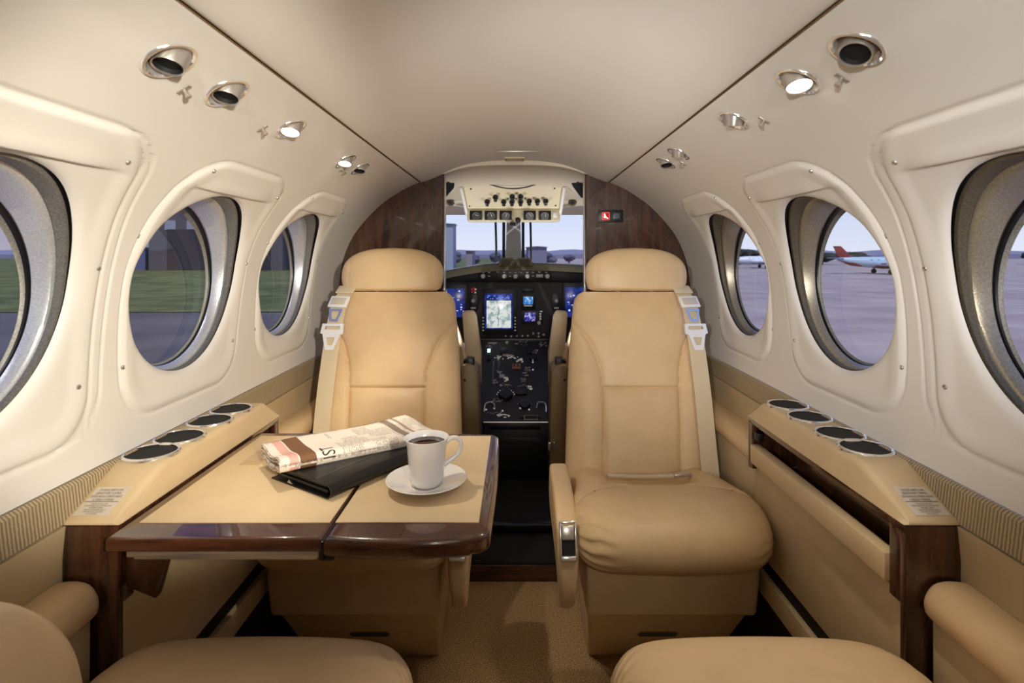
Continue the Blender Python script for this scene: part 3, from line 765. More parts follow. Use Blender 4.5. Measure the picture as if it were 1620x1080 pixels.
tag(seat, 'tan leather armchair seat on the right, facing the camera, with belt on its outboard shoulder', 'seat', 'leather passenger seats')
s2 = copy_tree(seat); s2.location = (-.380, 1.50, 0); s2.scale = (-1, 1, 1); s2['label'] = 'tan leather armchair seat on the left behind the folding table'
s3 = copy_tree(seat); s4 = copy_tree(seat)
for o_, sx, lb in ((s3, 1, 'cushion of the nearest tan leather seat at the bottom right edge'), (s4, -1, 'nearest tan leather seat at the bottom left with its backrest shoulder showing')):
    o_.location = (sx*.380, .490, .0); o_.scale = (sx, -1, 1); o_['label'] = lb
    for ch in list(o_.children):
        b = ch.name.split('.')[0]
        if b in ('shoulder_belt', 'lap_belt', 'headrest', 'headrest_post', 'armrest'):
            for g in list(ch.children_recursive): bpy.data.objects.remove(g)
            bpy.data.objects.remove(ch)
        elif b == 'seat_cushion': ch.data = NEARC[0]
        elif b == 'backrest':
            ch.name = 'reclined_backrest'
            if sx > 0: ch.matrix_local = Matrix.Translation((0, .10, .34)) @ Matrix.Rotation(math.radians(-72), 4, 'X') @ Matrix.Translation((0, 0, -.42))
            else: ch.matrix_local = Matrix.Translation((.03, .17, -.28)) @ Matrix.Rotation(math.radians(-8), 4, 'X') @ Matrix.Rotation(math.radians(8), 4, 'Y')

bm = bmesh.new(); rings = []
for i in range(60):
    q = i/59; Y = .582-.40*q**1.6; d = (.582-Y)/.075; k = math.sqrt(max(.0004, 1-(1-min(1, d))**2.3)); k -= .020*math.exp(-((Y-.548)/.003)**2)
    rings.append([(-.522+.113*k*sup(math.cos(2*math.pi*j/72), 2.25), Y, .607+.113*k*sup(math.sin(2*math.pi*j/72), 2.25)) for j in range(72)])
add_loft(bm, rings)
inv = (Matrix.Translation(s4.location) @ Matrix.Diagonal((-1, -1, 1, 1))).inverted()
for v in bm.verts: v.co = inv @ v.co
finish('shoulder_bolster', bm, M['leather'], s4, angle=80)
# ------------------------------------------------------------------ folding table
TZ = H-.392
tb = empty('folding_table', (-.30, 1.0, TZ)); L = Vector(tb.location); tag(tb, 'gloss mahogany folding table with tan leather top hinged off the left cabinet', 'table')
def loc(bm):
    for v in bm.verts: v.co -= L
    return bm
XH = -.262; XR = -.030; XL = -.563; YN, YF = .763, 1.214
def leaf(nm, poly, th, rad):
    bm = bmesh.new(); b2 = bmesh.new(); A = [b2.verts.new((x, y, TZ-.0005)) for x, y in poly]; B = [b2.verts.new((x, y, TZ-th)) for x, y in poly]; n = len(poly)
    for i in range(n): b2.faces.new((A[i], A[(i+1) % n], B[(i+1) % n], B[i]))
    b2.faces.new(A[::-1]); b2.faces.new(B); bmesh.ops.recalc_face_normals(b2, faces=b2.faces)
    eds = [e for e in b2.edges if abs(e.verts[0].co.z-e.verts[1].co.z) < 1e-6]
    bmesh.ops.bevel(b2, geom=eds, offset=rad, segments=4, profile=.5, affect='EDGES'); merge(bm, b2); return finish(nm, loc(bm), M['wood_x'], tb, angle=50)
inner = leaf('inner_leaf', [(XL, YN), (XH-.0015, YN), (XH-.0015, YF), (XL, YF)], .022, .005)
# outer leaf with bowed near and far edges and rounded corners
op = []
for i in range(13):
    t = i/12; op.append((lerp(XH+.0015, XR-.028, t), YN-.012*math.sin(math.pi*min(1, t*.9))-.004*(1-t)*0+.006*t))
for i in range(9):
    th = -math.pi/2+math.pi/2*i/8; op.append((XR-.024+.024*math.cos(th), YN+.030+.024*math.sin(th)))
for i in range(1, 9):
    t = i/9; op.append((XR+.004*math.sin(math.pi*t), lerp(YN+.03, YF-.035, t)))
for i in range(9):
    th = math.pi/2*i/8; op.append((XR-.024+.024*math.cos(th), YF-.030+.024*math.sin(th)))
for i in range(9):
    t = i/8; op.append((lerp(XR-.028, XH+.0015, t), YF-.005+.006*math.sin(math.pi*t)))
outer = leaf('outer_leaf', op, .030, .009)
bm = bmesh.new(); add_box(bm, ((-.545+XH-.004)/2, .997, TZ+.0002), (XH-.004+.545, .384, .0016), .0005); finish('leather_inlay', loc(bm), M['leather2'], inner)
bm = bmesh.new(); add_box(bm, ((XH+.004-.048)/2, .997, TZ+.0002), (-.048-XH-.004, .384, .0016), .0005); finish('leather_inlay', loc(bm), M['leather2'], outer)
bm = bmesh.new(); add_box(bm, (XH, .99, TZ-.010), (.003, .45, .010), 0); add_box(bm, (XH-.001, YN+.006, TZ-.0185), (.006, .014, .026), .002); add_box(bm, (XH+.002, YN+.018, TZ-.033), (.022, .02, .010), .003); finish('hinge', loc(bm), M['gasket'], tb)
bm = bmesh.new(); add_box(bm, (-.405, YN+.012, TZ-.0275), (.27, .010, .009), .002); add_box(bm, (-.405, YN+.020, TZ-.036), (.26, .010, .007), .002); finish('metal_rail', loc(bm), M['satin'], tb)
bm = bmesh.new(); add_prism(bm, [(-.5655, TZ-.024), (-.503, TZ-.042), (-.522, TZ-.112), (-.5655, TZ-.094)], 'y', .806, .822, .0015); finish('support_bracket', loc(bm), M['wood_v'], tb)
bm = bmesh.new(); add_box(bm, (-.515, 1.0, TZ-.030), (.03, .40, .014), .002); finish('slide_rail', loc(bm), M['wood_y'], tb)
# small lettered placard pressed into the inner leaf
bm = bmesh.new(); add_box(bm, (-.492, 1.062, TZ+.0012), (.036, .078, .0006), 0); pl = finish('placard', loc(bm), mat('tan placard', srgb(196, 166, 122), .5), tb, smooth=False)
text_obj('lettering', ['STOW TABLE FOR TAKE OFF', 'AND LANDING', 'MAXIMUM LOAD', 'FIFTY POUNDS'], M['placard'], pl, Vector((-.507+.004, 1.062, TZ+.0016))-L, (0, 1, 0), (-1, 0, 0), .070, .0062, 1.1)

# ------------------------------------------------------------------ saucer and cup
TS = TZ+.001
sau = lathe('saucer', [(0, .0015), (.026, .0015), (.028, 0), (.030, .0), (.034, .004), (.052, .0095), (.069, .0165), (.0702, .0178), (.069, .0186), (.052, .0125), (.034, .0066), (.0285, .0052), (.027, .0062), (.0255, .0048), (0, .0045)], M['china'], None, 96, (0, 0, 0)); sau.location = (-.144, .925, TS); sau.scale = (.965, .965, .965)
tag(sau, 'round white china saucer on the outer leaf of the folding table', 'saucer')
cup = empty('coffee_cup', (-.144, .925, TS+.005)); tag(cup, 'white fluted china cup full of black coffee on its saucer', 'cup')
bm = bmesh.new(); prf = [(0, .003), (.018, .0028), (.0195, 0), (.022, 0), (.0245, .004), (.0275, .009), (.0285, .0135), (.0290, .017), (.0282, .0175), (.0300, .034), (.0315, .052), (.0325, .064), (.0345, .072), (.0372, .0785), (.0378, .0798), (.0368, .0802), (.0335, .074), (.0310, .066), (.0298, .05), (.028, .02), (.02, .009), (0, .008)]
N = 144; rings = []
for r, z in prf[1:-1]:
    rings.append([Vector((r*(1+(.006 if .018 < z < .070 and r > .0281 else 0)*math.cos(36*2*math.pi*i/N+ 6*math.sin(z*70)))*math.cos(2*math.pi*i/N), r*(1+(.006 if .018 < z < .070 and r > .0281 else 0)*math.cos(36*2*math.pi*i/N+6*math.sin(z*70)))*math.sin(2*math.pi*i/N), z)) for i in range(N)])
add_loft(bm, rings); finish('body', bm, M['china'], cup, angle=60)
lathe('coffee', [(.0322, .0705), (.031, .0702), (0, .070)], M['coffee'], cup, 60)
bm = bmesh.new(); hp = catmull([(.0305, 0, .066), (.040, 0, .0735), (.052, 0, .073), (.0585, 0, .063), (.056, 0, .050), (.046, 0, .041), (.036, 0, .035), (.0290, 0, .030)], False, 6)
Rz = Matrix.Rotation(math.radians(16), 3, 'Z')
add_tube(bm, [Rz @ p for p in hp], [.0036+.0008*abs(2*i/(len(hp)-1)-1) for i in range(len(hp))], 14); finish('handle', bm, M['china'], cup)

# ------------------------------------------------------------------ black portfolio
ang = math.atan2(.837, .547); pf = empty('leather_portfolio', (-.354, .917, TS), ang); tag(pf, 'black zipped leather portfolio lying under the newspaper', 'portfolio')
# local x along length (from near spine end), local y towards the left edge; origin at middle of near-left end AB
PL, PW = .236, .160
for o_, (cx_, cy_) in ((pf, (0, 0)),): pass
sec = []
def cover(off, z0, z1, m, nm):
    # U-shaped leather cover wrapped round the spine at y=-PW/2
    r = (z1-z0)/2; o1 = []; zc = (z0+z1)/2
    o1.append((PW/2, z1-.003)); o1.append((PW/4, z1+.0015)); o1.append((0, z1+.002)); o1.append((-PW/4, z1))
    for i in range(9):
        th = math.pi/2+math.pi*i/8; o1.append((-PW/2+r+r*math.cos(th), zc+r*math.sin(th)))
    o1.append((0, z0)); o1.append((PW/2, z0))
    th_ = .0022; inn = []
    for i, p in enumerate(o1):
        a = Vector(o1[max(0, i-1)]); b = Vector(o1[min(len(o1)-1, i+1)]); t = (b-a).normalized(); nn = Vector((-t.y, t.x)); inn.append((p[0]+nn.x*th_, p[1]+nn.y*th_))
    poly = [Vector((y, z, 0)) for y, z in o1]+[Vector((y, z, 0)) for y, z in inn[::-1]]
    bm = bmesh.new(); add_loft(bm, [[(x, p.x, p.y+(.001*math.sin(x*20) if p.y > zc else 0)) for p in poly] for x in [PL*i/14 for i in range(15)]]); return finish(nm, bm, m, pf, angle=45)
cov = cover(0, .0004, .0235, M['bleather'], 'cover')
bm = bmesh.new(); add_box(bm, (PL/2, .005, .0085), (PL-.012, PW-.024, .006), .002); add_box(bm, (PL/2, .008, .0155), (PL-.016, PW-.030, .005), .002); finish('inner_folder', bm, M['black'], pf)
bm = bmesh.new()
for i in range(52):
    x = .006+i*.0044; add_box(bm, (x, -.035, .0247+.001*math.sin(x*20)), (.0028, .0006, .0004), 0)
finish('stitching', bm, M['thread'], cov, smooth=False)['kind'] = 'stuff'
bm = bmesh.new(); add_prism(bm, [(.020, .004), (.034, .0045), (.030, .0095)], 'x', -.0006, .0008); finish('zip_pull', bm, M['satin'], pf)

# ------------------------------------------------------------------ folded newspaper
t = NT('newsprint'); b = t.b; b.inputs['Roughness'].default_value = .8; b.inputs['Specular IOR Level'].default_value = .15
uv = t.add('ShaderNodeUVMap'); sep = t.add('ShaderNodeSeparateXYZ'); t.link(uv, 'UV', sep, 'Vector')
cr = t.add('ShaderNodeValToRGB'); cr.color_ramp.interpolation = 'CONSTANT'; e = cr.color_ramp.elements
W1, W2, PK, BR = srgb(236, 226, 212), srgb(226, 212, 196), srgb(226, 176, 160), srgb(128, 92, 66)
e[0].position = 0; e[0].color = W1; e[1].position = .05; e[1].color = PK
for p_, c_ in ((.10, W1), (.108, BR), (.20, W1), (.78, srgb(150, 136, 120)), (.83, W1), (.86, srgb(170, 150, 134)), (.885, W1)):
    q_ = e.new(p_); q_.color = c_
t.link(sep, 'X', cr, 'Fac')
# blocks of printed columns on the front fold
mxr = t.add('ShaderNodeMix', data_type='RGBA'); 
wv = t.add('ShaderNodeMath', operation='SINE'); mu = t.add('ShaderNodeMath', operation='MULTIPLY'); mu.inputs[1].default_value = 2*math.pi*90; t.link(sep, 'X', mu, 0); t.link(mu, 'Value', wv, 0)
gt = t.add('ShaderNodeMath', operation='GREATER_THAN'); gt.inputs[1].default_value = -.1; t.link(wv, 'Value', gt, 0)
mp = t.add('ShaderNodeMapping'); mp.inputs['Scale'].default_value = (90, 60, 1); t.link(uv, 'UV', mp, 'Vector'); nz = t.add('ShaderNodeTexNoise', Scale=1.0, Detail=1.0); t.link(mp, 'Vector', nz, 'Vector')
g2 = t.add('ShaderNodeMath', operation='GREATER_THAN'); g2.inputs[1].default_value = .46; t.link(nz, 'Fac', g2, 0)
mp2 = t.add('ShaderNodeMapping'); mp2.inputs['Scale'].default_value = (9, 7, 1); mp2.inputs['Location'].default_value = (.4, .1, 0); t.link(uv, 'UV', mp2, 'Vector'); nz2 = t.add('ShaderNodeTexVoronoi', Scale=1.0); nz2.distance = 'CHEBYCHEV'; t.link(mp2, 'Vector', nz2, 'Vector')
g3 = t.add('ShaderNodeMath', operation='LESS_THAN'); g3.inputs[1].default_value = .47; t.link(nz2, 'Distance', g3, 0)
m1 = t.add('ShaderNodeMath', operation='MULTIPLY'); t.link(gt, 'Value', m1, 0); t.link(g2, 'Value', m1, 1)
m2 = t.add('ShaderNodeMath', operation='MULTIPLY'); t.link(m1, 'Value', m2, 0); t.link(g3, 'Value', m2, 1)
g4 = t.add('ShaderNodeMath', operation='GREATER_THAN'); g4.inputs[1].default_value = .36; t.link(sep, 'X', g4, 0)
m3 = t.add('ShaderNodeMath', operation='MULTIPLY'); t.link(m2, 'Value', m3, 0); t.link(g4, 'Value', m3, 1)
m4 = t.add('ShaderNodeMath', operation='MULTIPLY'); t.link(m3, 'Value', m4, 0); m4.inputs[1].default_value = .62
t.link(m4, 'Value', mxr, 0); t.link(cr, 'Color', mxr, 6); mxr.inputs[7].default_value = srgb(96, 86, 78); t.link(mxr, 2, b, 'Base Color')
M['news'] = t.m
t = NT('newsprint back page'); t.b.inputs['Roughness'].default_value = .8
mpp = t.coords('Object', (160, 60, 60)); n_ = t.add('ShaderNodeTexNoise', Scale=1.0, Detail=2.0); t.link(mpp, 'Vector', n_, 'Vector'); r_ = t.add('ShaderNodeValToRGB'); r_.color_ramp.elements[0].position = .42; r_.color_ramp.elements[1].position = .52
r_.color_ramp.elements[0].color = srgb(190, 174, 156); r_.color_ramp.elements[1].color = srgb(236, 224, 208); t.link(n_, 'Fac', r_, 'Fac'); t.link(r_, 'Color', t.b, 'Base Color'); M['news2'] = t.m
na = math.atan2(.18, .234)
npz = TS+.0262
nw = empty('newspaper', (-.384, .912, npz), na); nw.rotation_euler = (math.radians(-2), math.radians(1.5), na); tag(nw, 'folded newspaper with pink band lying on the black portfolio', 'newspaper')
NL, NWd = .292, .128
def sheet(nm, r, z0, wd, m, wav, le, re, seed, th=.0007):
    """U-folded ribbon: fold towards -y, opening at +y; x is the length"""
    zc = z0; pr = []
    n1 = 16
    for i in range(n1+1):
        y = lerp(wd, r, i/n1); pr.append((y, zc+r, 1))
    for i in range(1, 9):
        th_ = math.pi/2+math.pi*i/8; pr.append((r+r*math.cos(th_), zc+r*math.sin(th_), 0))
    for i in range(1, n1+1):
        y = lerp(r, wd-.006, i/n1); pr.append((y, zc-r, -1))
    bm = bmesh.new(); NX = 60; uvl = bm.loops.layers.uv.new('UVMap'); rows = []
    for i in range(NX+1):
        x = lerp(le, NL-re, i/NX); row = []
        for j, (y, z, s_) in enumerate(pr):
            zz = z+wav*math.sin(y*60+x*8+seed)*sm(.01, .06, y)*(1 if s_ >= 0 else .2)
            zz += .006*sm(.05, .128, y)*(1 if s_ >= 0 else .5)*sm(.25, 0, x/NL)*math.sin(seed+1+y*30)*.6
            zz += .008*sm(.06, 0, x)*sm(.02, .05, y)*(-1)*sm(.11, .06, y)*.8
            zz += .006*sm(.20, .292, x)*sm(.03, .12, y)*(1 if s_ >= 0 else .6)
            yy = y - .004*math.sin(x*9)*sm(0, .1, y) + .010*sm(.16, .292, x)*sm(.04, .12, y)
            row.append((bm.verts.new((x, yy, zz)), (i/NX, j/(len(pr)-1))))
        rows.append(row)
    for i in range(NX):
        for j in range(len(pr)-1):
            q = [rows[i][j], rows[i+1][j], rows[i+1][j+1], rows[i][j+1]]; f = bm.faces.new([a[0] for a in q])
            for l, a in zip(f.loops, q): l[uvl].uv = a[1]
    o = finish(nm, bm, m, nw, angle=80); md = o.modifiers.new('thick', 'SOLIDIFY'); md.thickness = th; md.offset = 0; return o
outer_s = sheet('outer_sheet', .0112, .0118, NWd, M['news'], .0009, 0, 0, .2)
for k, (r, wd) in enumerate([(.0095, .126), (.0080, .129), (.0064, .124), (.0050, .127), (.0036, .122)]): sheet('inner_sheet', r, .0118-.0002*k, wd, M['news2'], .0010, -.002+.0015*(k % 3), .001*k, .2+.12*k)
# masthead letters reading across the fold, on the rounded front
def bigtext(s, x0, size, y, wmax, m):
    z = .0118+.0114*math.sin(math.acos(max(-1, min(1, (y-.0112)/.0114)))) if y < .0112 else .0118+.0116
    return z
cu = bpy.data.curves.new('masthead', 'FONT'); cu.body = 'IST'; cu.size = .036; cu.resolution_u = 3; cu.align_x = 'LEFT'
oo = bpy.data.objects.new('masthead_tmp', cu); C.objects.link(oo); dg = bpy.context.evaluated_depsgraph_get(); dg.update(); me = bpy.data.meshes.new_from_object(oo.evaluated_get(dg)); bpy.data.objects.remove(oo); bpy.data.curves.remove(cu)
bm = bmesh.new(); bm.from_mesh(me); bmesh.ops.triangulate(bm, faces=bm.faces); bmesh.ops.subdivide_edges(bm, edges=bm.edges, cuts=2, use_grid_fill=True)
for v in bm.verts:
    a = v.co.x*.72; h_ = v.co.y   # a: distance along the sheet up from the lower front; letters' feet point to the right end
    x = .092-h_*.9
    R_ = .0119; arc = a - .002     # wrap over the fold
    th_ = arc/R_
    if th_ < 0: th_ = max(th_, -.9)
    if th_ <= math.pi/2: y, z = .0112-R_*math.cos(th_), .0118+R_*math.sin(th_)
    else: y, z = .0112+(arc-R_*math.pi/2), .0118+R_+.0008
    v.co = Vector((x, y, z))
finish('masthead_lettering', bm, M['ink'], outer_s, smooth=False)

# ------------------------------------------------------------------ cockpit
def Z(py, Y): return H-(py-403)*Y/F
def X(px, Y): return CX+(px-817)*Y/F
# cockpit lining: side walls and headliner
bm = bmesh.new()
for sx in (-1, 1):
    add_prism(bm, [(sx*.655, 0), (sx*.66, H-.10), (sx*.70, H-.10), (sx*.70, 0)], 'y', YB+.02, 3.35)
    add_prism(bm, [(sx*.60, H+.10), (sx*.50, H+.24), (sx*.27, H+.34), (sx*.27, H+.37), (sx*.55, H+.27), (sx*.66, H+.10)], 'y', YB+.02, 2.62)
finish('trim_%d' % (n_tr+1), bm, M['pcream'], kind='structure', smooth=False)
bm = bmesh.new()
add_loft(bm, [[(-.27, YB+.02, H+.335), (.27, YB+.02, H+.335), (.27, YB+.02, H+.36), (-.27, YB+.02, H+.36)], [(-.42, 2.62, H+.245), (.42, 2.62, H+.245), (.42, 2.62, H+.28), (-.42, 2.62, H+.28)], [(-.62, 2.93, H+.212), (.62, 2.93, H+.212), (.62, 2.93, H+.24), (-.62, 2.93, H+.24)]])
add_loft(bm, [[(-.62, 2.3, H+.16), (-.27, 2.1, H+.34), (-.27, 2.1, H+.36), (-.66, 2.3, H+.18)], [(-.66, 2.95, H+.12), (-.40, 2.93, H+.225), (-.40, 2.93, H+.245), (-.68, 2.95, H+.14)]])
add_loft(bm, [[(.62, 2.3, H+.16), (.27, 2.1, H+.34), (.27, 2.1, H+.36), (.66, 2.3, H+.18)], [(.66, 2.95, H+.12), (.40, 2.93, H+.225), (.40, 2.93, H+.245), (.68, 2.95, H+.14)]])
finish('ceiling', bm, M['pcream'], kind='structure', smooth=False)
# windshield centre post and glass
pb = bmesh.new(); add_loft(pb, [[(X(801, 2.95)+.004, 2.92, H+.22), (X(824, 2.95)-.004, 2.92, H+.22), (X(824, 2.95)-.004, 2.97, H+.22), (X(801, 2.95)+.004, 2.97, H+.22)], [(X(800, 3.3), 3.25, H-.03), (X(825, 3.3), 3.25, H-.03), (X(825, 3.3), 3.30, H-.03), (X(800, 3.3), 3.30, H-.03)]])
finish('trim_%d' % (n_tr+2), pb, M['white'], kind='structure', smooth=False)
pb = bmesh.new()
for a, w in ((797, 4.5), (827.5, 4.5)):
    add_loft(pb, [[(X(a-w/2, 2.95), 2.95, H+.22), (X(a+w/2, 2.95), 2.95, H+.22), (X(a+w/2, 2.95), 2.99, H+.22), (X(a-w/2, 2.95), 2.99, H+.22)], [(X(a-w/2, 3.3), 3.28, H-.03), (X(a+w/2, 3.3), 3.28, H-.03), (X(a+w/2, 3.3), 3.32, H-.03), (X(a-w/2, 3.3), 3.32, H-.03)]])
finish('trim_%d' % (n_tr+3), pb, mat('dark teal gasket', srgb(44, 56, 58), .4), kind='structure', smooth=False)
gr = mat('grey wiper paint', srgb(96, 108, 112), .4)
for a, lb in ((784, 'left'), (839, 'right')):
    o = tube('windshield_wiper', [(X(a, 3.0), 2.99, H+.20), (X(a+1, 3.2), 3.2, H+.05), (X(a+1, 3.36), 3.34, H-.03)], .0065, gr, None, 10, 4)
    tag(o, 'slim grey upright wiper arm against the windshield, %s of the centre post' % lb, 'wiper', 'windshield wiper arms')
bm = bmesh.new()
for sx in (-1, 1):
    v = [bm.verts.new(p) for p in ((sx*.02, 2.985, H+.22), (sx*.64, 2.94, H+.2), (sx*.66, 3.0, H-.09), (sx*.02, 3.34, H-.06))]; bm.faces.new(v)
o = finish('window_7', bm, M['glass'], kind='structure', smooth=False)

# overhead panel
oh = empty('overhead_panel', (X(812, 2.45), 2.45, H+.22)); tag(oh, 'beige overhead panel with five square gauges and a row of switches above the windshield', 'overhead panel')
L = Vector(oh.location)
def loc(bm):
    for v in bm.verts: v.co -= L
    return bm
YO = 2.45
bm = bmesh.new()
# slanted switch plate
def quadbox(bm, P, th=.01, d=(0, 1, 0)):
    d = Vector(d)*th; A = [bm.verts.new(p) for p in P]; B = [bm.verts.new(Vector(p)+d) for p in P]
    bm.faces.new(A); bm.faces.new(B[::-1])
    for i in range(4): bm.faces.new((A[i], A[(i+1) % 4], B[(i+1) % 4], B[i]))
YT = 2.36
quadbox(bm, [(X(729, YT), YT, Z(297, YT)), (X(893, YT), YT, Z(296, YT)), (X(886, YO), YO, Z(330, YO)), (X(739, YO), YO, Z(330, YO))], .02)
finish('switch_plate', loc(bm), M['ocream'], oh, smooth=False)
bm = bmesh.new(); add_box(bm, (X(812.5, YO), YO+.03, Z(340, YO)), (147*YO/F, .06, 21*YO/F), .008, 3); finish('gauge_housing', loc(bm), M['ocream'], oh, angle=35)
for px in (753, 776.5, 800, 838, 862):
    c = Vector((X(px, YO), YO-.002, Z(340.5, YO))); s_ = 19.5*YO/F
    bm = bmesh.new(); add_box(bm, c, (s_, .006, 14.5*YO/F), .002); g = finish('gauge', loc(bm), M['black'], oh)
    bm = bmesh.new(); add_lathe(bm, [(s_*.33, 0), (s_*.33, .0008), (0, .0008)], 24, c+Vector((0, -.003, -.004)), (0, -1, 0)); finish('gauge_face', loc(bm), mat('gauge face', srgb(34, 34, 34), .3), g)
    bm = bmesh.new(); add_box(bm, c+Vector((.003, -.0045, 0)), (.016, .0006, .0014), 0, 1, Matrix.Rotation(.7+px*.3, 3, 'Y'))
    for k in range(7):
        th = math.pi*(.1+.8*k/6); add_box(bm, c+Vector((math.cos(th)*s_*.27, -.0043, math.sin(th)*s_*.27-.004)), (.0012, .0006, .0028), 0, 1, Matrix.Rotation(math.pi/2-th, 3, 'Y'))
    finish('pointer', loc(bm), M['tick'], g, smooth=False)
for px, py in ((771, 319), (797, 319), (810, 319), (823.5, 319), (837, 318), (850, 318), (863, 318), (784, 312), (810.5, 311), (823.5, 311)):
    t_ = (py-297)/33; Y_ = lerp(YT, YO, t_); c = Vector((X(px, Y_), Y_-.004, Z(py, Y_)))
    bm = bmesh.new(); add_lathe(bm, [(.0125, .0), (.0125, .004), (.008, .0055), (.006, .008), (.0065, .016), (.0085, .024), (0, .025)], 16, c, (0, -.75, -.66)); finish('switch_knob', loc(bm), M['black'], oh)
bm = bmesh.new(); add_box(bm, (X(757, 2.42), 2.415, Z(317.5, 2.42)), (.024, .004, .008), .001); add_box(bm, (X(878, YO), YO-.002, Z(340, YO)), (.018, .004, .022), .001); finish('placard', loc(bm), M['white'], oh)
bm = bmesh.new(); add_lathe(bm, [(.011, 0), (.012, .012), (.009, .02), (0, .021)], 18, (X(819, 2.44), 2.44, Z(347, 2.44)), (.2, -1, -.5)); add_box(bm, (X(811, 2.44), 2.45, Z(354, 2.44)), (.026, .02, .016), .003); finish('swivel_lamp', loc(bm), M['dark'], oh)
bm = bmesh.new(); 
for px, py in ((745, 299), (877, 298), (743, 326), (879, 325)):
    t_ = (py-297)/33; Y_ = lerp(YT, YO, t_); add_lathe(bm, [(.004, 0), (.003, .002), (0, .002)], 10, (X(px, Y_), Y_-.001, Z(py, Y_)), (0, -1, -.3))
finish('fastener', loc(bm), M['dark'], oh)
# escape: cream console above the plate with the black curved edge strip
bm = bmesh.new(); quadbox(bm, [(X(716, 2.2), 2.2, Z(272, 2.2)), (X(909, 2.2), 2.2, Z(272, 2.2)), (X(894, 2.36), 2.36, Z(297, 2.36)), (X(728, 2.36), 2.36, Z(297, 2.36))], .05); cs = finish('console_shell', loc(bm), M['pcream'], oh, smooth=False)
bm = bmesh.new(); quadbox(bm, [(X(760, 2.19), 2.19, Z(272, 2.19)), (X(865, 2.19), 2.19, Z(272, 2.19)), (X(863, 2.33), 2.335, Z(293, 2.33)), (X(762, 2.33), 2.335, Z(293, 2.33))], .003); finish('recess_panel', loc(bm), M['ocream'], oh, smooth=False)
pts = [Vector((X(759+105*i/20, 2.32), 2.312+.016*math.sin(math.pi*i/20), Z(286+12*math.sin(math.pi*i/20), 2.32))) for i in range(21)]
bm = bmesh.new(); add_tube(bm, pts, .0026, 8); finish('edge_strip', loc(bm), M['dark'], oh)
for sx in (-1, 1):
    bm = bmesh.new(); x0, x1 = (729, 739) if sx < 0 else (893, 886)
    add_tube(bm, [(X(x0-sx*0, 2.34), 2.34, Z(297, 2.34)), (X(x1, 2.47), 2.47, Z(340, 2.47))], .007, 8); finish('side_rib', loc(bm), M['white'], oh)
# map lights in the headliner either side
for px, lb in ((713, 'left'), (905, 'right')):
    e = empty('map_light', (X(px, 2.58), 2.56, Z(321, 2.58))); tag(e, 'small brass ringed map light in the cockpit headliner, %s' % lb, 'light', 'cockpit map lights')
    lathe('ring', [(.012, 0), (.018, .002), (.020, 0), (.016, -.002)], mat('brass ring', srgb(130, 110, 76), .35, .8), e, 24, (0, 0, 0), (0, -.8, -.6)); lathe('lens', [(.012, .001), (0, .003)], M['dark'], e, 24, (0, 0, 0), (0, -.8, -.6))
# dark sun visors by the opening
for sx, x0, x1, lb in ((-1, 700, 720, 'left'), (1, 904, 923, 'right')):
    e = empty('sun_visor', (X((x0+x1)/2, 2.3), 2.3, Z(293, 2.3))); tag(e, 'dark blue folded sun visor hanging at the upper %s of the cockpit opening' % lb, 'visor', 'folded cockpit sun visors'); L2 = Vector(e.location)
    P = [(x0, 276), (x1, 274), (x1+(-1 if sx < 0 else 0), 288), ((718 if sx < 0 else 907), 297), ((703 if sx < 0 else 921), 314), ((699 if sx < 0 else 925), 314)] if sx < 0 else [(x0, 274), (x1+2, 276), (x1+2, 314), (x1-4, 312), (x0+4, 297), (x0-1, 288)]
    bm = bmesh.new(); add_prism(bm, [(X(a, 2.3), Z(b_, 2.3)) for a, b_ in P], 'y', 2.29, 2.31, .002)
    for v in bm.verts: v.co -= L2
    finish('panel', bm, M['navy'], e)
    bm = bmesh.new(); add_tube(bm, [(X((x0+x1)/2, 2.28), 2.28, Z(288, 2.3)), (X((x0+x1)/2-sx*(-4), 2.28), 2.28, Z(300, 2.3)), (X((701 if sx < 0 else 922), 2.28), 2.28, Z(311, 2.3))], .005, 8)
    for v in bm.verts: v.co -= L2
    finish('arm', bm, M['dark'], e)

# glareshield
gl = empty('glareshield', (0, 3.0, Z(425, 3.0))); L = Vector(gl.location); tag(gl, 'olive grey padded glareshield under the windshield with dark hood beneath', 'glareshield')
bm = bmesh.new(); rs = []
for i in range(41):
    x = -.62+1.24*i/40; zz = H-.043-.055*(abs(x)/.42)**2.0*(1.0 if x < 0 else .28)
    rs.append([(x, 2.93, zz-.040), (x, 2.935, zz-.014), (x, 2.955, zz-.002), (x, 3.02, zz), (x, 3.30, zz-.01), (x, 3.30, zz-.06)])
add_loft(bm, rs); finish('padded_cover', loc(bm), M['glare'], gl, angle=60)
bm = bmesh.new(); rs = []
for i in range(41):
    x = -.62+1.24*i/40; zz = H-.043-.055*(abs(x)/.42)**2.0*(1.0 if x < 0 else .28)
    rs.append([(x+0, 2.953-.0, zz-.0005), (x, 2.947, zz+.0025), (x, 2.96, zz+.004)])
add_loft(bm, rs, cap=False, closed=False); finish('edge_trim', loc(bm), M['white'], gl)
bm = bmesh.new(); add_box(bm, (X(815, 2.95), 3.04, Z(437, 2.95)), (1.2, .10, .07), .01); finish('hood', loc(bm), M['bezel'], gl)
cb = empty('defrost_vent', (X(815.5, 2.92), 2.93, Z(414, 2.92))); tag(cb, 'low grille box on the glareshield at the foot of the centre post', 'vent')
w_ = 27*2.92/F; bm = bmesh.new(); add_prism(bm, [(-w_, -.022), (w_, -.022), (w_+.002, -.006), (w_*.80, .022), (-w_*.80, .022), (-w_-.002, -.006)], 'y', -.02, .05, .003); finish('housing', bm, M['glare'], cb, angle=30)
bm = bmesh.new()
for i in range(16):
    for j in range(4):
        x = -w_*.78+w_*1.56*i/15; add_box(bm, (x, -.0205, -.015+.0085*j), (.0065, .003, .0050), 0)
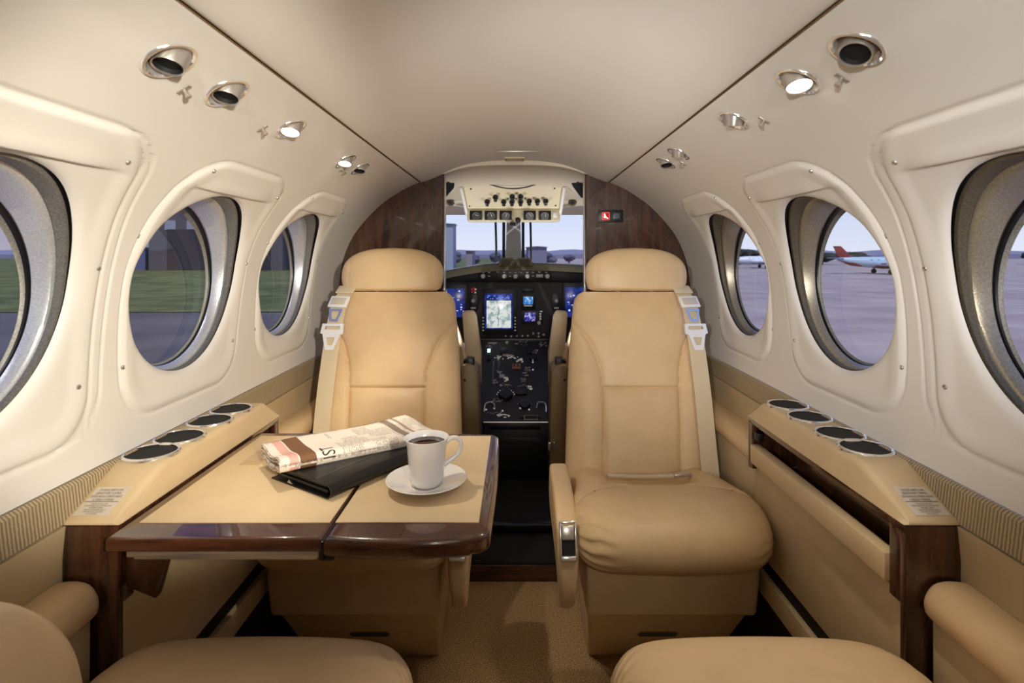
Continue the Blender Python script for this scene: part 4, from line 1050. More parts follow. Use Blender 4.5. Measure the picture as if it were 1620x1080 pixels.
finish('grille_hole', bm, M['dark'], cb, smooth=False)['kind'] = 'stuff'

# instrument panel
IY = 3.0
ip = empty('instrument_panel', (0, IY, Z(485, IY))); L = Vector(ip.location); tag(ip, 'dark instrument panel with lit displays, knobs and switches across the cockpit', 'instrument panel')
def rect(nm, x0, y0, x1, y1, m, d=.0, th=.006, par=None, bev=.002):
    c = (X((x0+x1)/2, IY), IY-d, Z((y0+y1)/2, IY)); bm = bmesh.new(); add_box(bm, c, (abs(x1-x0)*IY/F, th, abs(y1-y0)*IY/F), bev, 2); return finish(nm, loc(bm), m, par or ip, angle=35)
rect('panel_face', 640, 440, 990, 534, M['ipanel'], -.01, .02)
rect('upper_hood', 640, 427, 990, 444, M['bezel'], -.0, .03)
def screen(nm, col, col2, scale, estr, thr=.5):
    t = NT(nm); b = t.b; b.inputs['Roughness'].default_value = .2; mp = t.coords('Object', (1, 1, 1)); n = t.add('ShaderNodeTexNoise', Scale=scale, Detail=3.0); t.link(mp, 'Vector', n, 'Vector')
    r = t.add('ShaderNodeValToRGB'); e = r.color_ramp.elements; e[0].position = thr-.06; e[0].color = col; e[1].position = thr+.06; e[1].color = col2; t.link(n, 'Fac', r, 'Fac')
    t.link(r, 'Color', b, 'Emission Color'); b.inputs['Emission Strength'].default_value = estr; b.inputs['Base Color'].default_value = (.01, .01, .02, 1); return t.m
SB = screen('blue screen', srgb(16, 28, 96), srgb(36, 54, 140), 30, .8)
SM = screen('map screen', srgb(150, 170, 170), srgb(222, 226, 222), 34, .95, .45)
ST = screen('sky screen', srgb(50, 120, 210), srgb(150, 200, 230), 60, .9)
SV = screen('violet screen', srgb(40, 36, 150), srgb(190, 190, 250), 130, .8, .55)
mfd = rect('map_display', 764, 457, 818, 530, M['bezel'], .004, .012)
rect('screen', 767, 464, 811, 520, SB, .0105, .002, mfd, .0005)
sc_ = rect('map_screen', 770, 475, 808.5, 518, SM, .012, .002, mfd, .0005)
bm = bmesh.new(); random.seed(3)
for i in range(26):
    px = 771+random.random()*34; add_box(bm, (X(px, IY), IY-.0125, Z(random.choice([467.5, 470, 472]), IY)), (random.uniform(.004, .012), .0012, .004), 0)
finish('header_text', loc(bm), mat('cyan text', srgb(90, 130, 220), .4, emis=srgb(110, 150, 235), estr=.8), mfd, smooth=False)
bm = bmesh.new(); p0 = [(788, 516), (789, 508), (787, 500), (790, 493), (788, 486)]
for i in range(len(p0)-1):
    a_, b_ = p0[i], p0[i+1]; add_tube(bm, [(X(a_[0], IY), IY-.0135, Z(a_[1], IY)), (X(b_[0], IY), IY-.0135, Z(b_[1], IY))], .0018, 6)
for i in range(30):
    px = 771+random.random()*36; add_box(bm, (X(px, IY), IY-.0135, Z(477+random.random()*40, IY)), (random.uniform(.003, .010), .001, .0018), 0, 1, Matrix.Rotation(random.uniform(-.6, .6), 3, 'Y'))
finish('map_trace', loc(bm), mat('teal map ink', srgb(70, 130, 136), .5, emis=srgb(70, 130, 136), estr=.5), mfd, smooth=False)
for px, ys in ((764.5, (502, 507, 512, 517, 522)), (815, (502, 507, 512, 517, 522))):
    for y_ in ys: rect('bezel_key', px-1.1, y_-.8, px+1.1, y_+.8, M['tick'], .0115, .003, mfd, .0005)
for (x0, y0, x1, y1, m, a) in ((692, 452, 736, 503, SB, 4), (894, 450, 934, 503, SB, 5)):
    o = rect('flight_display', x0-3, y0-3, x1+3, y1+3, M['bezel'], .004, .012); rect('screen', x0, y0+4, x1, y1-2, m, .0105, .002, o, .0005)
    bm = bmesh.new()
    for i in range(26): add_box(bm, (X(random.uniform(x0+2, x1-2), IY), IY-.0125, Z(random.uniform(y0+8, y1-6), IY)), (random.uniform(.004, .012), .001, random.uniform(.002, .008)), 0)
    finish('readout', loc(bm), mat('pale readout', srgb(190, 190, 240), .4, emis=srgb(190, 200, 250), estr=.9), o, smooth=False)
sb_ = rect('standby_display', 824, 466, 847, 489, M['bezel'], .004, .012); rect('screen', 828, 469, 843, 481, ST, .0105, .002, sb_, .002); rect('key_row', 829, 482.5, 842, 484, M['tick'], .0115, .003, sb_, .0005)
rect('slot_cover', 825, 456, 845, 462, M['black'], .004, .006)
ra = rect('radio_unit', 824, 491, 859, 512, M['bezel'], .004, .012); rect('screen', 829.5, 494, 847, 507.5, SV, .0105, .002, ra, .001)
def knob(px, py, r, m=None, par=None, nm='knob'):
    return_ = None; bm = bmesh.new(); add_lathe(bm, [(r*1.15, 0), (r*1.1, .004), (r, .006), (r*.9, .016), (0, .017)], 18, (X(px, IY), IY-.008, Z(py, IY)), (0, -1, 0)); return finish(nm, loc(bm), m or M['knobw'], par or ip)
knob(852.5, 510, .010, par=ra)
for y_ in (496, 500, 504): rect('key', 853.5, y_-1.3, 856, y_+1.3, M['tick'], .0115, .004, ra, .0005)
for px in (855, 857): knob(px, 492, .003, M['tick'], ra)
for px in (749, 880): rect('knob_plate', px-7, 464, px+7, 491, M['bezel'], .004, .008); knob(px, 475.5, .0095); rect('label_strip', px-4, 485.5, px+4, 488.5, M['knobw'], .009, .003)
for px, py, m in ((746.5, 457.5, 'red'), (752.5, 457.5, 'tick'), (747, 461.5, 'red'), (752, 462.5, 'tick'), (751, 459.5, 'red'), (749.5, 455.5, 'red')): rect('annunciator', px-1.4, py-1.2, px+1.4, py+1.2, M[m], .003, .004, None, .0005)
# autopilot strip
ap = rect('autopilot_strip', 757, 425, 872, 441.5, M['bezel'], .03, .03)
for px in (764.5, 798, 815.5, 834, 865.5): 
    bm = bmesh.new(); add_lathe(bm, [(.0135, 0), (.013, .004), (.0115, .006), (.011, .018), (0, .019)], 20, (X(px, IY-.03), IY-.046, Z(436.5, IY-.03)), (0, -1, 0)); finish('knob', loc(bm), M['knobw'], ap)
for px, py in ((765, 430.5), (774, 430.5), (774, 436.5), (788, 430), (798, 430.5), (807, 430.5), (807, 437), (815.5, 430.5), (824.5, 430.5), (834, 430.5), (843, 430.5), (843, 436.5), (853, 430), (864, 430.5)):
    bm = bmesh.new(); add_box(bm, (X(px, IY-.03), IY-.047, Z(py, IY-.03)), (.013, .005, .007), .001); finish('push_button', loc(bm), M['knobw'], ap)
bm = bmesh.new(); add_box(bm, (X(853.5, IY-.03), IY-.047, Z(436, IY-.03)), (.038, .006, .018), .002); finish('wide_button', loc(bm), M['knobw'], ap)
# toggle row
for px, py in ((800, 531), (809, 531.5), (817.5, 531), (826.5, 531), (835, 530.5), (843.5, 527), (852, 527), (860, 529), (766, 529), (852, 532)):
    rect('toggle', px-1.4, py-1.4, px+1.4, py+1.4, M['knobw'], .004, .010, None, .001)
rect('lower_edge', 700, 534, 930, 541, M['black'], .01, .04)

# centre console sloping back from the panel
co = empty('centre_console', (X(815, 2.7), 2.7, H-.6)); L = Vector(co.location); tag(co, 'dark centre console full of small levers, dials and radio keys between the pilot seats', 'console')
def CPt(px, py):
    # point on the sloping console face: depth runs 2.95 at y=540 to 2.42 at y=668
    t_ = (py-540)/128; Y_ = 1/lerp(1/2.95, 1/2.42, t_); return Vector((X(px, Y_), Y_, Z(py, Y_)))
bm = bmesh.new(); quadbox(bm, [CPt(745, 540), CPt(885, 540), CPt(869, 668), CPt(763, 668)], .25, (0, .6, -.8)); finish('console_body', loc(bm), mat('console dark grey', srgb(26, 26, 28), .5, bump=.15), co, smooth=False)
nrm = (CPt(885, 540)-CPt(763, 540)).cross(CPt(763, 668)-CPt(763, 540)).normalized(); nrm = nrm if nrm.y < 0 else -nrm
Rc = frame_from(nrm, (0, 0, 1))
def cbox(nm, px, py, w, h, m, th=.006, par=None, rot=0):
    c = CPt(px, py); k = c.y/F; dz = abs((CPt(px, py+h/2)-CPt(px, py-h/2)).length)
    bm = bmesh.new(); add_box(bm, c+nrm*th*.4, (w*k, dz, th), min(.0015, th*.2), 2, Rc @ Matrix.Rotation(rot, 3, 'Z')); return finish(nm, loc(bm), m, par or co, angle=35)
def cdial(nm, px, py, r, m, hgt=.01, par=None):
    bm = bmesh.new(); add_lathe(bm, [(r, 0), (r, hgt*.6), (r*.85, hgt), (0, hgt)], 20, CPt(px, py), nrm); return finish(nm, loc(bm), m, par or co)
cbox('lit_key', 773.5, 555, 4.6, 4.6, M['greenlit'])
cbox('engine_gauge', 817, 580, 13, 8, mat('red brown placard', srgb(150, 90, 76), .5)); cbox('gauge_slot', 813.5, 578.5, 1.8, 5, M['dark'], .009); cbox('gauge_slot', 819.5, 578.5, 1.8, 5, M['dark'], .009)
cdial('round_key', 802, 543, .008, M['knobw'])
random.seed(11)
dm = mat('dim console marking', srgb(170, 164, 156), .5)
for i in range(18):   # lettering rows and markings, each row one small placard
    for px, py, w in [((788, 566, 16), (828, 543, 12), (858, 545, 14), (810, 564, 20), (790, 588, 6), (835, 584, 8), (801, 600, 9), (828, 602, 7), (800, 609, 18), (837, 613, 8), (785, 655, 26), (783, 604, 8), (822, 570, 10), (846, 556, 10), (775, 549, 12), (800, 657, 30), (826, 612, 14), (788, 634, 14))[i]]:
        bm = bmesh.new()
        for q in range(16):
            a_, b_ = px+random.uniform(-w/2, w/2), py+random.uniform(-3.4, 3.4); c = CPt(a_, b_); add_box(bm, c+nrm*.002, (random.uniform(.003, .011), random.uniform(.0012, .005), .002), 0, 1, Rc @ Matrix.Rotation(random.choice([0, 0, .8, -.8]), 3, 'Z'))
        finish('console_lettering', loc(bm), dm if i % 3 else M['tick'], co, smooth=False)
for px, y0, y1 in ((780, 570, 604), (789, 570, 584)): cbox('lever_slot', px, (y0+y1)/2, 3, y1-y0, mat('slot grey', srgb(70, 72, 78), .4), .003)
for px, py, w, h in ((797, 556, 11, 9), (838, 553, 8, 13), (843, 566, 12, 7), (824, 619, 18, 12), (774, 565, 5, 10)): cbox('radio_block', px, py, w, h, M['bezel'], .010)
for px, py, w, h in ((779, 543, 14, 2), (817, 544, 5, 1.4), (800, 562, 10, 3), (794, 595, 8, 5), (830, 590, 7, 1.5), (838, 614, 8, 2), (833, 594, 6, 1.2)): cbox('console_key', px, py, w, h, dm, .004, None, 0)
UPV = (CPt(800, 610)-CPt(800, 640)).normalized()
dl = cdial('trim_wheel', 800, 626, .034, M['black'], .018)
bm = bmesh.new()
for k in range(9):
    th = math.pi*(.05+.9*k/8); c = CPt(800, 626)+(Vector((1, 0, 0))*math.cos(th)+UPV*math.sin(th))*.041+nrm*.004; add_box(bm, c, (.0045, .0045, .002), 0, 1, Rc)
finish('dial_mark', loc(bm), M['tick'], dl, smooth=False)
d2 = cdial('rotary_dial', 830, 641, .026, M['black'], .012)
bm = bmesh.new()
for k in range(7):
    th = math.pi*(.05+.9*k/6); c = CPt(830, 641)+(Vector((1, 0, 0))*math.cos(th)+UPV*math.sin(th))*.031+nrm*.004; add_box(bm, c, (.003, .003, .002), 0, 1, Rc)
finish('dial_mark', loc(bm), dm, d2, smooth=False)
for px, py in ((823, 646), (830, 646), (795, 650), (837, 648), (769, 648), (782, 646), (843, 569), (843, 585), (843, 573)): cdial('indicator', px, py, .0045, M['tick'], .004)
for sx, pts_ in ((-1, [(766, 652), (768, 642), (775, 639), (781, 641), (783, 646)]), (1, [(864, 652), (863, 642), (857, 639), (851, 640), (849, 646)])):
    bm = bmesh.new(); add_tube(bm, [CPt(a_, b_)+nrm*(.012 if 0 < i < 4 else .002) for i, (a_, b_) in enumerate(pts_)], .0032, 8, True, 5); finish('grab_handle', loc(bm), M['chrome'], co)
cbox('data_port', 840, 660.5, 20, 5, M['dark'], .004); cbox('port_rim', 840, 660.5, 22, 7, dm, .002)
for px in (826, 852): cdial('jack', px, 660.5, .006, M['black'], .006)
bm = bmesh.new(); add_tube(bm, [CPt(765, 668.5)+nrm*.003, CPt(867, 668.5)+nrm*.003], .0035, 8); finish('metal_edge', loc(bm), M['satin'], co)
a_, b_ = CPt(764, 669), CPt(869, 669)
bm = bmesh.new(); add_box(bm, ((a_.x+b_.x)/2, a_.y+.13, (a_.z+.06)/2), (b_.x-a_.x, .25, a_.z-.06), .004); finish('front_box', loc(bm), mat('console front', srgb(22, 22, 24), .45), co)
bm = bmesh.new(); add_box(bm, (X(815, 2.42), a_.y+.003, Z(675, 2.42)), (80*2.42/F, .004, .024), .001); finish('drawer_face', loc(bm), M['bezel'], co)
bm = bmesh.new(); add_box(bm, (X(825, 2.42), a_.y+.003, Z(695, 2.42)), (58*2.42/F, .006, .02), .002); finish('step_tread', loc(bm), mat('worn grey tread', srgb(52, 52, 54), .6), co)

# pilot seats
def pilot(sx, lb):
    e = empty('pilot_seat', (sx*.33, 2.36, 0)); L_ = Vector(e.location); tag(e, lb, 'seat', 'pilot seats')
    def lc(bm):
        for v in bm.verts: v.co -= L_
        return bm
    k = 2.32/F
    # upright shell seen edge-on past the passenger seats
    bm = bmesh.new(); rs = []
    for i in range(24):
        q = i/23; z = lerp(H-.50, H-.125, q); inn = interp([(0, .196), (.4, .235), (.8, .288), (1, .312)], q); out = .50
        t_ = .03 if q < .95 else .016
        ring = []
        for n_ in range(28):
            th = 2*math.pi*n_/28; ring.append((sx*((inn+out)/2+(out-inn)/2*sup(math.cos(th), 5)), 2.36+t_*sup(math.sin(th), 3)+.05*q, z))
        rs.append(ring)
    add_loft(bm, rs); finish('backrest', lc(bm), M['leather2'], e, angle=60)
    bm = bmesh.new(); add_tube(bm, [(sx*interp([(0, .196), (.4, .235), (.8, .288), (1, .312)], i/12), 2.328+.05*i/12, lerp(H-.50, H-.128, i/12)) for i in range(13)], .009, 10); finish('edge_piping', lc(bm), M['leather'], e)
    # folded-up inboard armrest
    P = [(733, 494), (750, 492), (755, 500), (759, 530), (763.5, 560), (763, 612), (742, 612), (738, 560)]
    Y_ = 2.50
    bm = bmesh.new(); add_prism(bm, [(sx*abs((px-817)*Y_/F), Z(py, Y_)) for px, py in P], 'y', Y_, Y_+.07, .008); finish('armrest', lc(bm), M['leather2'], e, angle=40)
    # recline side cover and its dark joint
    Y_ = 2.22; P = [(731, 583), (737, 577), (751, 580), (759, 587), (761, 690), (761, 760), (731, 760)]
    bm = bmesh.new(); add_prism(bm, [(sx*abs((px-817)*Y_/F), Z(py, Y_)) for px, py in P], 'y', Y_, Y_+.14, .007); cv = finish('side_cover', lc(bm), mat('olive tan plastic', srgb(150, 124, 86), .5) if sx < 0 else bpy.data.materials['olive tan plastic'], e, angle=40)
    bm = bmesh.new(); add_lathe(bm, [(.005, 0), (.004, .003), (0, .003)], 12, (sx*abs((738-817)*Y_/F), Y_-.001, Z(601, Y_)), (0, -1, 0)); finish('screw', lc(bm), M['dark'], cv)
    Y_ = 2.26; P = [(735, 571), (742, 566), (752, 567), (753, 588), (740, 588)]
    bm = bmesh.new(); add_prism(bm, [(sx*abs((px-817)*Y_/F), Z(py, Y_)) for px, py in P], 'y', Y_, Y_+.05, .004); finish('hinge_joint', lc(bm), M['black'], e, angle=40)
    bm = bmesh.new(); add_box(bm, (sx*.33, 2.45, .36), (.30, .36, .12), .04, 4); finish('seat_cushion', lc(bm), M['leather2'], e, angle=60)
    bm = bmesh.new(); add_box(bm, (sx*.33, 2.45, .18), (.24, .28, .24), .01); finish('seat_base', lc(bm), M['black'], e)
    if sx > 0:
        bm = bmesh.new(); add_box(bm, (.140, 2.20, Z(706, 2.2)), (.014, .012, .035), .004); add_box(bm, (.158, 2.20, Z(704, 2.2)), (.010, .012, .03), .003); finish('belt_buckle', lc(bm), M['satin'], e)
pilot(-1, 'left pilot seat, its tan edge and armrest seen past the left passenger seat'); pilot(1, 'right pilot seat, its tan edge and buckle seen past the right passenger seat')

# ------------------------------------------------------------------ outside
G = H-2.3
def gm(name, c1, c2, sc_, rough=.9):
    t = NT(name); mp = t.coords('Object', (sc_, sc_, sc_)); n = t.add('ShaderNodeTexNoise', Scale=1.0, Detail=6.0); t.link(mp, 'Vector', n, 'Vector'); r = t.add('ShaderNodeValToRGB'); r.color_ramp.elements[0].position = .35; r.color_ramp.elements[1].position = .65
    r.color_ramp.elements[0].color = c1; r.color_ramp.elements[1].color = c2; t.link(n, 'Fac', r, 'Fac'); t.link(r, 'Color', t.b, 'Base Color'); t.b.inputs['Roughness'].default_value = rough; t.b.inputs['Specular IOR Level'].default_value = .2; return t.m
M['tarmac'] = gm('pale concrete apron', srgb(150, 136, 134), srgb(176, 162, 156), .35)
M['tarmac2'] = gm('dark asphalt', srgb(84, 80, 82), srgb(104, 98, 98), .35)
M['grass'] = gm('mown grass', srgb(74, 82, 44), srgb(112, 116, 70), .5)
M['tree'] = gm('dark tree foliage', srgb(34, 40, 36), srgb(62, 68, 58), .8)
bm = bmesh.new(); v = [bm.verts.new(p) for p in ((-6, -40, G), (500, -40, G), (500, 600, G), (-6, 600, G))]; bm.faces.new(v); finish('ground', bm, M['tarmac'], kind='structure', smooth=False)
bm = bmesh.new(); v = [bm.verts.new(p) for p in ((-500, -40, G), (-6, -40, G), (-6, 600, G), (-500, 600, G))]; bm.faces.new(v); finish('asphalt', bm, M['tarmac2'], kind='structure', smooth=False)
bm = bmesh.new(); v = [bm.verts.new(p) for p in ((-300, 17.5, G+.03), (-6.5, 22, G+.03), (-6.5, 300, G+.03), (-300, 300, G+.03))]; bm.faces.new(v); o = finish('grass_field', bm, M['grass'], smooth=False); tag(o, 'green mown grass seen beyond the asphalt through the left windows', 'grass', kind='stuff')
# hangars on the left
def bld(nm, x0, x1, y0, y1, h, col, lb, roofcol=None, win=None):
    e = empty(nm, ((x0+x1)/2, (y0+y1)/2, G)); tag(e, lb, 'building'); 
    bm = bmesh.new(); add_box(bm, (0, 0, h/2), (x1-x0, y1-y0, h)); finish('walls', bm, mat(nm+' wall', col, .8), e, smooth=False)
    bm = bmesh.new(); add_prism(bm, [(-(x1-x0)/2-.3, h), ((x1-x0)/2+.3, h), (0, h+(x1-x0)*.06)], 'y', -(y1-y0)/2-.3, (y1-y0)/2+.3); finish('roof', bm, mat(nm+' roof', roofcol or col, .7), e, smooth=False)
    if win:
        for (wx, wz, ww, wh, c) in win:
            bm = bmesh.new(); add_box(bm, (wx, -(y1-y0)/2-.06, wz), (ww, .12, wh)); finish('window', bm, c, e, smooth=False)
    return e
palew = mat('pale clerestory pane', srgb(150, 150, 165), .4); dkd = mat('dark hangar door', srgb(56, 50, 56), .8)
e = bld('hangar', -53.5, -34, 80, 110, 9.2, srgb(88, 82, 88), 'tall dark grey hangar seen through the middle left window', srgb(70, 66, 72), [(-9.75+3.2, 6.6, 1.6, 1.4, palew), (-9.75+6.4, 6.6, 1.6, 1.4, palew), (-9.75+9.6, 6.6, 1.6, 1.4, palew), (.5, 3, 15, 6, dkd)])
bld('shed', -68, -54, 80, 100, 3.4, srgb(92, 92, 128), 'low blue grey shed with pale roof left of the dark hangar', srgb(150, 144, 156))
bld('terminal_block', -32.6, -30.5, 84, 100, 6, srgb(96, 90, 98), 'grey block right of the hangar seen through the far left window')
bld('control_tower', -10.9, -9.2, 80, 84, 6.8, srgb(150, 158, 176), 'tall pale grey tower block seen through the left windshield')
bld('far_hangar', 1.8, 4.7, 85, 100, 3.5, srgb(120, 118, 140), 'dark blue grey building seen through the right windshield')
bld('small_hut', -7.9, -6.9, 86, 92, 2.9, srgb(140, 134, 140), 'small grey hut on the skyline left of the windshield post')
# tree lines: clusters of lobed crowns
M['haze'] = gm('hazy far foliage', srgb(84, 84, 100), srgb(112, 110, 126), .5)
bm = bmesh.new(); rs = []
for i in range(121):
    x = -420+i*8.; hh = 4.3+1.6*mnoise.noise(Vector((i*.21, 0, 4)))+.8*mnoise.noise(Vector((i*.9, 3, 4))); rs.append([(x, 330, G), (x, 330, G+hh*.6), (x, 345, G+hh*1.25), (x, 370, G+hh*.9), (x, 380, G)])
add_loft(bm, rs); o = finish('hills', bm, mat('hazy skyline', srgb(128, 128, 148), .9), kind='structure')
def tree(x, y, r, h, lb, far=False):
    e = empty('tree', (x, y, G)); tag(e, lb, 'tree', 'trees along the airfield edge')
    bm = bmesh.new(); rnd = random.Random(int(x*10)+int(y))
    for i in range(9):
        b2 = bmesh.new(); bmesh.ops.create_icosphere(b2, subdivisions=2, radius=1); a = rnd.random()*6.28; d = rnd.random()*r*.45; q = rnd.uniform(.38, .5)*r
        for v in b2.verts: v.co = v.co*(1+.18*mnoise.noise(v.co*2.2+Vector((i, 0, 0))))
        merge(bm, b2, Matrix.Translation((math.cos(a)*d, math.sin(a)*d, h*.5+rnd.uniform(-.18, .18)*h)) @ Matrix.Diagonal((q, q, q*.8*h/(r*1.6) if r else 1, 1)))
    finish('crown', bm, M['haze' if far else 'tree'], e)
    bm = bmesh.new(); add_tube(bm, [(0, 0, 0), (0, 0, h*.5)], [r*.08, r*.05], 7); finish('trunk', bm, mat('bark', srgb(60, 50, 44), .9) if 'bark' not in bpy.data.materials else bpy.data.materials['bark'], e)
rr = random.Random(5)
for i in range(9): tree(-108+i*5.4, 66+rr.uniform(-2, 2), 2.7, rr.uniform(3.4, 5.0), 'dark bushy tree on the field edge seen through the nearest left window')
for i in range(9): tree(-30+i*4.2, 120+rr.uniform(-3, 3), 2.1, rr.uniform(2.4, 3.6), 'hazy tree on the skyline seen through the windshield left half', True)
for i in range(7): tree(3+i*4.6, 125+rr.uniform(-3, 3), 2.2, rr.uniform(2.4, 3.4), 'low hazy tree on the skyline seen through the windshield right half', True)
for i in range(22): tree(44+i*9.6, 130+rr.uniform(-3, 3), 4.8, rr.uniform(3.4, 5.4), 'dark tree on the far edge of the apron seen through the right windows')
# pole
o = empty('light_pole', (-66.0, 62, G)); tag(o, 'tall slim light pole with a lamp head through the nearest left window', 'pole')
bm = bmesh.new(); add_tube(bm, [(0, 0, 0), (0, 0, 7.0)], [.14, .09], 10); finish('pole', bm, mat('pole grey', srgb(70, 74, 90), .6), o); bm = bmesh.new(); add_box(bm, (.3, 0, 6.95), (1.3, .3, .22), .05); finish('lamp_head', bm, bpy.data.materials['pole grey'], o)
# parked business jets
def jet(x, y, rz, s, lb, tailc, bodyc):
    e = empty('parked_airplane', (x, y, G), rz); tag(e, lb, 'airplane', 'airplanes parked on the apron')
    e.scale = (s, s, s)
    bm = bmesh.new(); rs = []
    for t_, r_, zc in ((-5.6, .04, 1.95), (-5.0, .25, 1.85), (-3.8, .5, 1.65), (-2, .68, 1.5), (0, .72, 1.45), (2.4, .72, 1.45), (3.8, .62, 1.45), (4.8, .42, 1.35), (5.6, .2, 1.25), (6.0, .03, 1.2)): rs.append([(t_, r_*math.cos(2*math.pi*i/20), zc+r_*math.sin(2*math.pi*i/20)) for i in range(20)])
    add_loft(bm, rs); finish('fuselage', bm, bodyc, e)
    bm = bmesh.new(); rs = []
    for t_, r_, zc in ((-5.4, .06, 1.80), (-3.8, .46, 1.50), (0, .735, 1.38), (3.8, .60, 1.38), (5.4, .22, 1.2)): rs.append([(t_, r_*math.cos(math.pi+math.pi*i/12), zc+r_*math.sin(math.pi+math.pi*i/12)) for i in range(13)])
    add_loft(bm, rs, cap=False, closed=False); finish('belly_stripe', bm, tailc, e)
    bm = bmesh.new(); add_prism(bm, [(-5.9, 3.55), (-5.0, 3.55), (-3.5, 2.0), (-5.2, 1.95)], 'y', -.08, .08, .02); finish('tail_fin', bm, tailc, e)
    bm = bmesh.new(); add_prism(bm, [(-5.9, -1.9), (-5.3, -1.9), (-4.6, 0), (-5.3, 1.9), (-5.9, 1.9), (-5.6, 0)], 'z', 1.98, 2.06); finish('tailplane', bm, bodyc, e)
    bm = bmesh.new(); add_prism(bm, [(-.6, -6.6), (.2, -6.6), (1.4, 0), (.2, 6.6), (-.6, 6.6), (-.9, 0)], 'z', 1.05, 1.2); finish('wing', bm, bodyc, e)
    for sy in (-1, 1):
        bm = bmesh.new(); add_lathe(bm, [(.05, -1.6), (.28, -1.0), (.34, .6), (.26, 1.2), (.05, 1.6)], 16, (1.0, sy*2.1, 1.3), (1, 0, 0)); ng = finish('engine', bm, bodyc, e)
        bm = bmesh.new(); add_tube(bm, [(-.1, sy*2.1, 1.1), (-.1, sy*2.1, .3)], .07, 8); gl_ = finish('main_gear', bm, M['bezel'], e)
        bm = bmesh.new(); add_lathe(bm, [(0, -.1), (.3, -.1), (.33, 0), (.3, .1), (0, .1)], 16, (-.1, sy*2.1, .33), (0, 1, 0)); finish('wheel', bm, M['black'], gl_)
    bm = bmesh.new(); add_tube(bm, [(4.4, 0, 1.1), (4.5, 0, .25)], .06, 8); gl_ = finish('nose_gear', bm, M['bezel'], e)
    bm = bmesh.new(); add_lathe(bm, [(0, -.08), (.24, -.08), (.26, 0), (.24, .08), (0, .08)], 14, (4.5, 0, .26), (0, 1, 0)); finish('wheel', bm, M['black'], gl_)
    bm = bmesh.new()
    for i in range(6): add_box(bm, (-1.6+i*.8, 0, 1.72), (.3, 1.26, .26), .06)
    add_box(bm, (4.15, 0, 1.72), (.5, .9, .3), .08); finish('cabin_window', bm, M['bezel'], e)
jb = mat('pale blue airplane paint', srgb(176, 200, 214), .35); jr = mat('rust red airplane paint', srgb(140, 60, 52), .4); jw = mat('white airplane paint', srgb(220, 224, 230), .35)
jet(44.0, 66, math.radians(-8), .95, 'pale blue parked airplane with rust red tail seen through the middle right window', jr, jb)
jet(42.5, 95, math.radians(172), .95, 'white parked airplane seen through the far right window', jb, jw)
jet(104, 96, math.radians(10), 1.1, 'dark striped airplane far off through the nearest right window', jr, jb)

# ------------------------------------------------------------------ light
w = bpy.data.worlds.new('sky'); sc.world = w; w.use_nodes = True; nt = w.node_tree; nt.nodes.clear()
o = nt.nodes.new('ShaderNodeOutputWorld'); bg = nt.nodes.new('ShaderNodeBackground'); tc = nt.nodes.new('ShaderNodeTexCoord'); sp = nt.nodes.new('ShaderNodeSeparateXYZ')
cr = nt.nodes.new('ShaderNodeValToRGB'); cl = nt.nodes.new('ShaderNodeValToRGB'); mr = nt.nodes.new('ShaderNodeMapRange'); mx = nt.nodes.new('ShaderNodeMix'); mx.data_type = 'RGBA'
nt.links.new(tc.outputs['Generated'], sp.inputs[0]); nt.links.new(sp.outputs['Z'], cr.inputs[0]); nt.links.new(sp.outputs['Z'], cl.inputs[0])
cr.color_ramp.elements[0].position = 0; cr.color_ramp.elements[0].color = srgb(222, 224, 236); cr.color_ramp.elements[1].position = .45; cr.color_ramp.elements[1].color = srgb(110, 142, 214)
q = cr.color_ramp.elements.new(.10); q.color = srgb(196, 208, 236)
cl.color_ramp.elements[0].position = 0; cl.color_ramp.elements[0].color = srgb(168, 160, 176); cl.color_ramp.elements[1].position = .35; cl.color_ramp.elements[1].color = srgb(92, 104, 160)
mr.inputs['From Min'].default_value = -.5; mr.inputs['From Max'].default_value = -.15; nt.links.new(sp.outputs['X'], mr.inputs[0]); nt.links.new(mr.outputs[0], mx.inputs[0]); nt.links.new(cl.outputs[0], mx.inputs[6]); nt.links.new(cr.outputs[0], mx.inputs[7])
nt.links.new(mx.outputs[2], bg.inputs[0]); bg.inputs[1].default_value = 1.25; nt.links.new(bg.outputs[0], o.inputs[0])
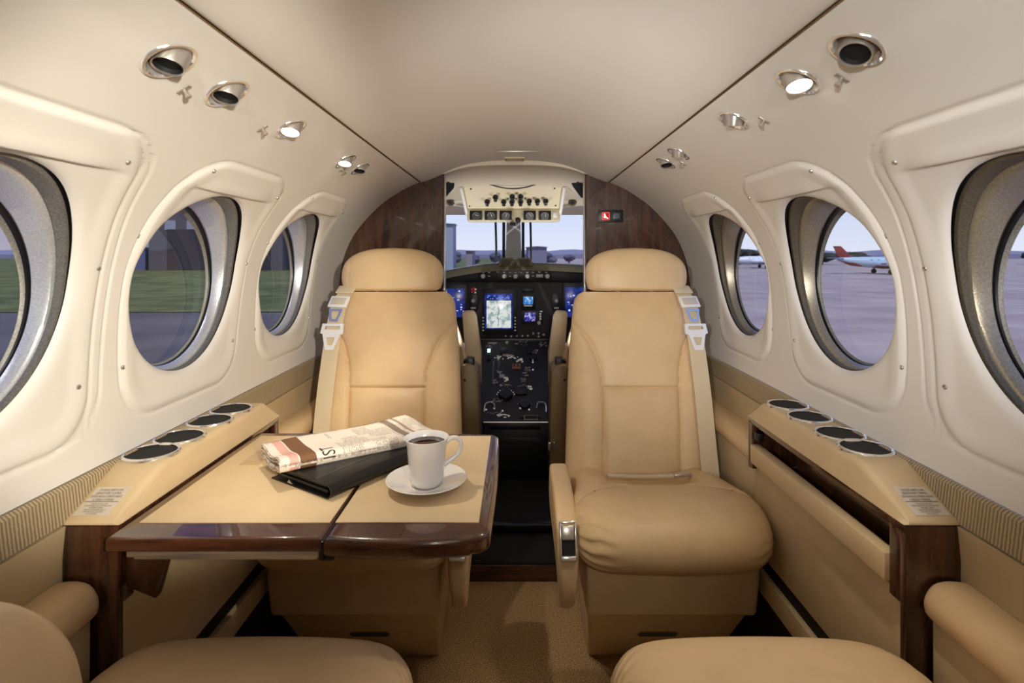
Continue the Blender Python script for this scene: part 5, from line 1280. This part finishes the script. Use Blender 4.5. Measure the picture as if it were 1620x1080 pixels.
def area(name, loc_, tgt, size, power, col, sy=None):
    l = bpy.data.lights.new(name, 'AREA'); l.energy = power; l.color = col; l.shape = 'RECTANGLE'; l.size = size; l.size_y = sy or size
    o = bpy.data.objects.new(name, l); C.objects.link(o); o.location = loc_; d = Vector(tgt)-Vector(loc_); o.rotation_euler = d.to_track_quat('-Z', 'Y').to_euler(); return o
def spot(name, loc_, tgt, power, col, ang=80, blend=.5, rad=.01):
    l = bpy.data.lights.new(name, 'SPOT'); l.energy = power; l.color = col; l.spot_size = math.radians(ang); l.spot_blend = blend; l.shadow_soft_size = rad
    o = bpy.data.objects.new(name, l); C.objects.link(o); o.location = loc_; d = Vector(tgt)-Vector(loc_); o.rotation_euler = d.to_track_quat('-Z', 'Y').to_euler(); return o
WARM = (1, .84, .62); NEUT = (1, .98, .95)
def sun(d, e, col):
    l = bpy.data.lights.new('sun', 'SUN'); l.energy = e; l.color = col; l.angle = .05; o = bpy.data.objects.new('sun', l); C.objects.link(o); o.rotation_euler = Vector(d).to_track_quat('-Z', 'Y').to_euler()
sun((.03, .62, -1), 2.6, (1, .96, .92))
spot('strobe_main', (.10, -1.05, H+.16), (.14, 1.0, H+.40), 50, NEUT, 50, .5, .10)
spot('strobe_right', (.34, -.28, H+.16), (-.64, 1.16, H-.09), 100, (1, .93, .80), 36, .5, .03)
spot('strobe_left', (-.36, -.60, H+.10), (.60, 1.30, H+.08), 66, (1, .98, .97), 40, .8, .03)
spot('ceiling_fill', (.06, .04, H-.36), (.08, 1.3, H+.35), 27, (1, .99, .98), 46, 1.0, .08)  # upward spot added below the camera to brighten the ceiling
spot('aisle_wash', (.0, 1.2, H+.33), (0, 1.15, 0), 3.2, (1, .88, .68), 26, .8, .04)
spot('seat_fill', (0, -.30, H+.28), (.20, 1.40, H-.38), 12, (1, .95, .86), 34, .8, .03)
for p, n, sx in LAMPS:
    spot('reading_lamp_beam', p+n*.02, (sx*.24, p.y+.02, .35), 6.6, (1, .88, .70), 66, .6, .012)
for sx in (-1, 1): spot('cockpit_fill', (sx*.34, 2.22, H-.35), (0, 2.8, H+.18), 9, (.97, .97, 1), 110, .8, 0)  # unseen spots added behind the pilot seats to brighten the cockpit headliner and post
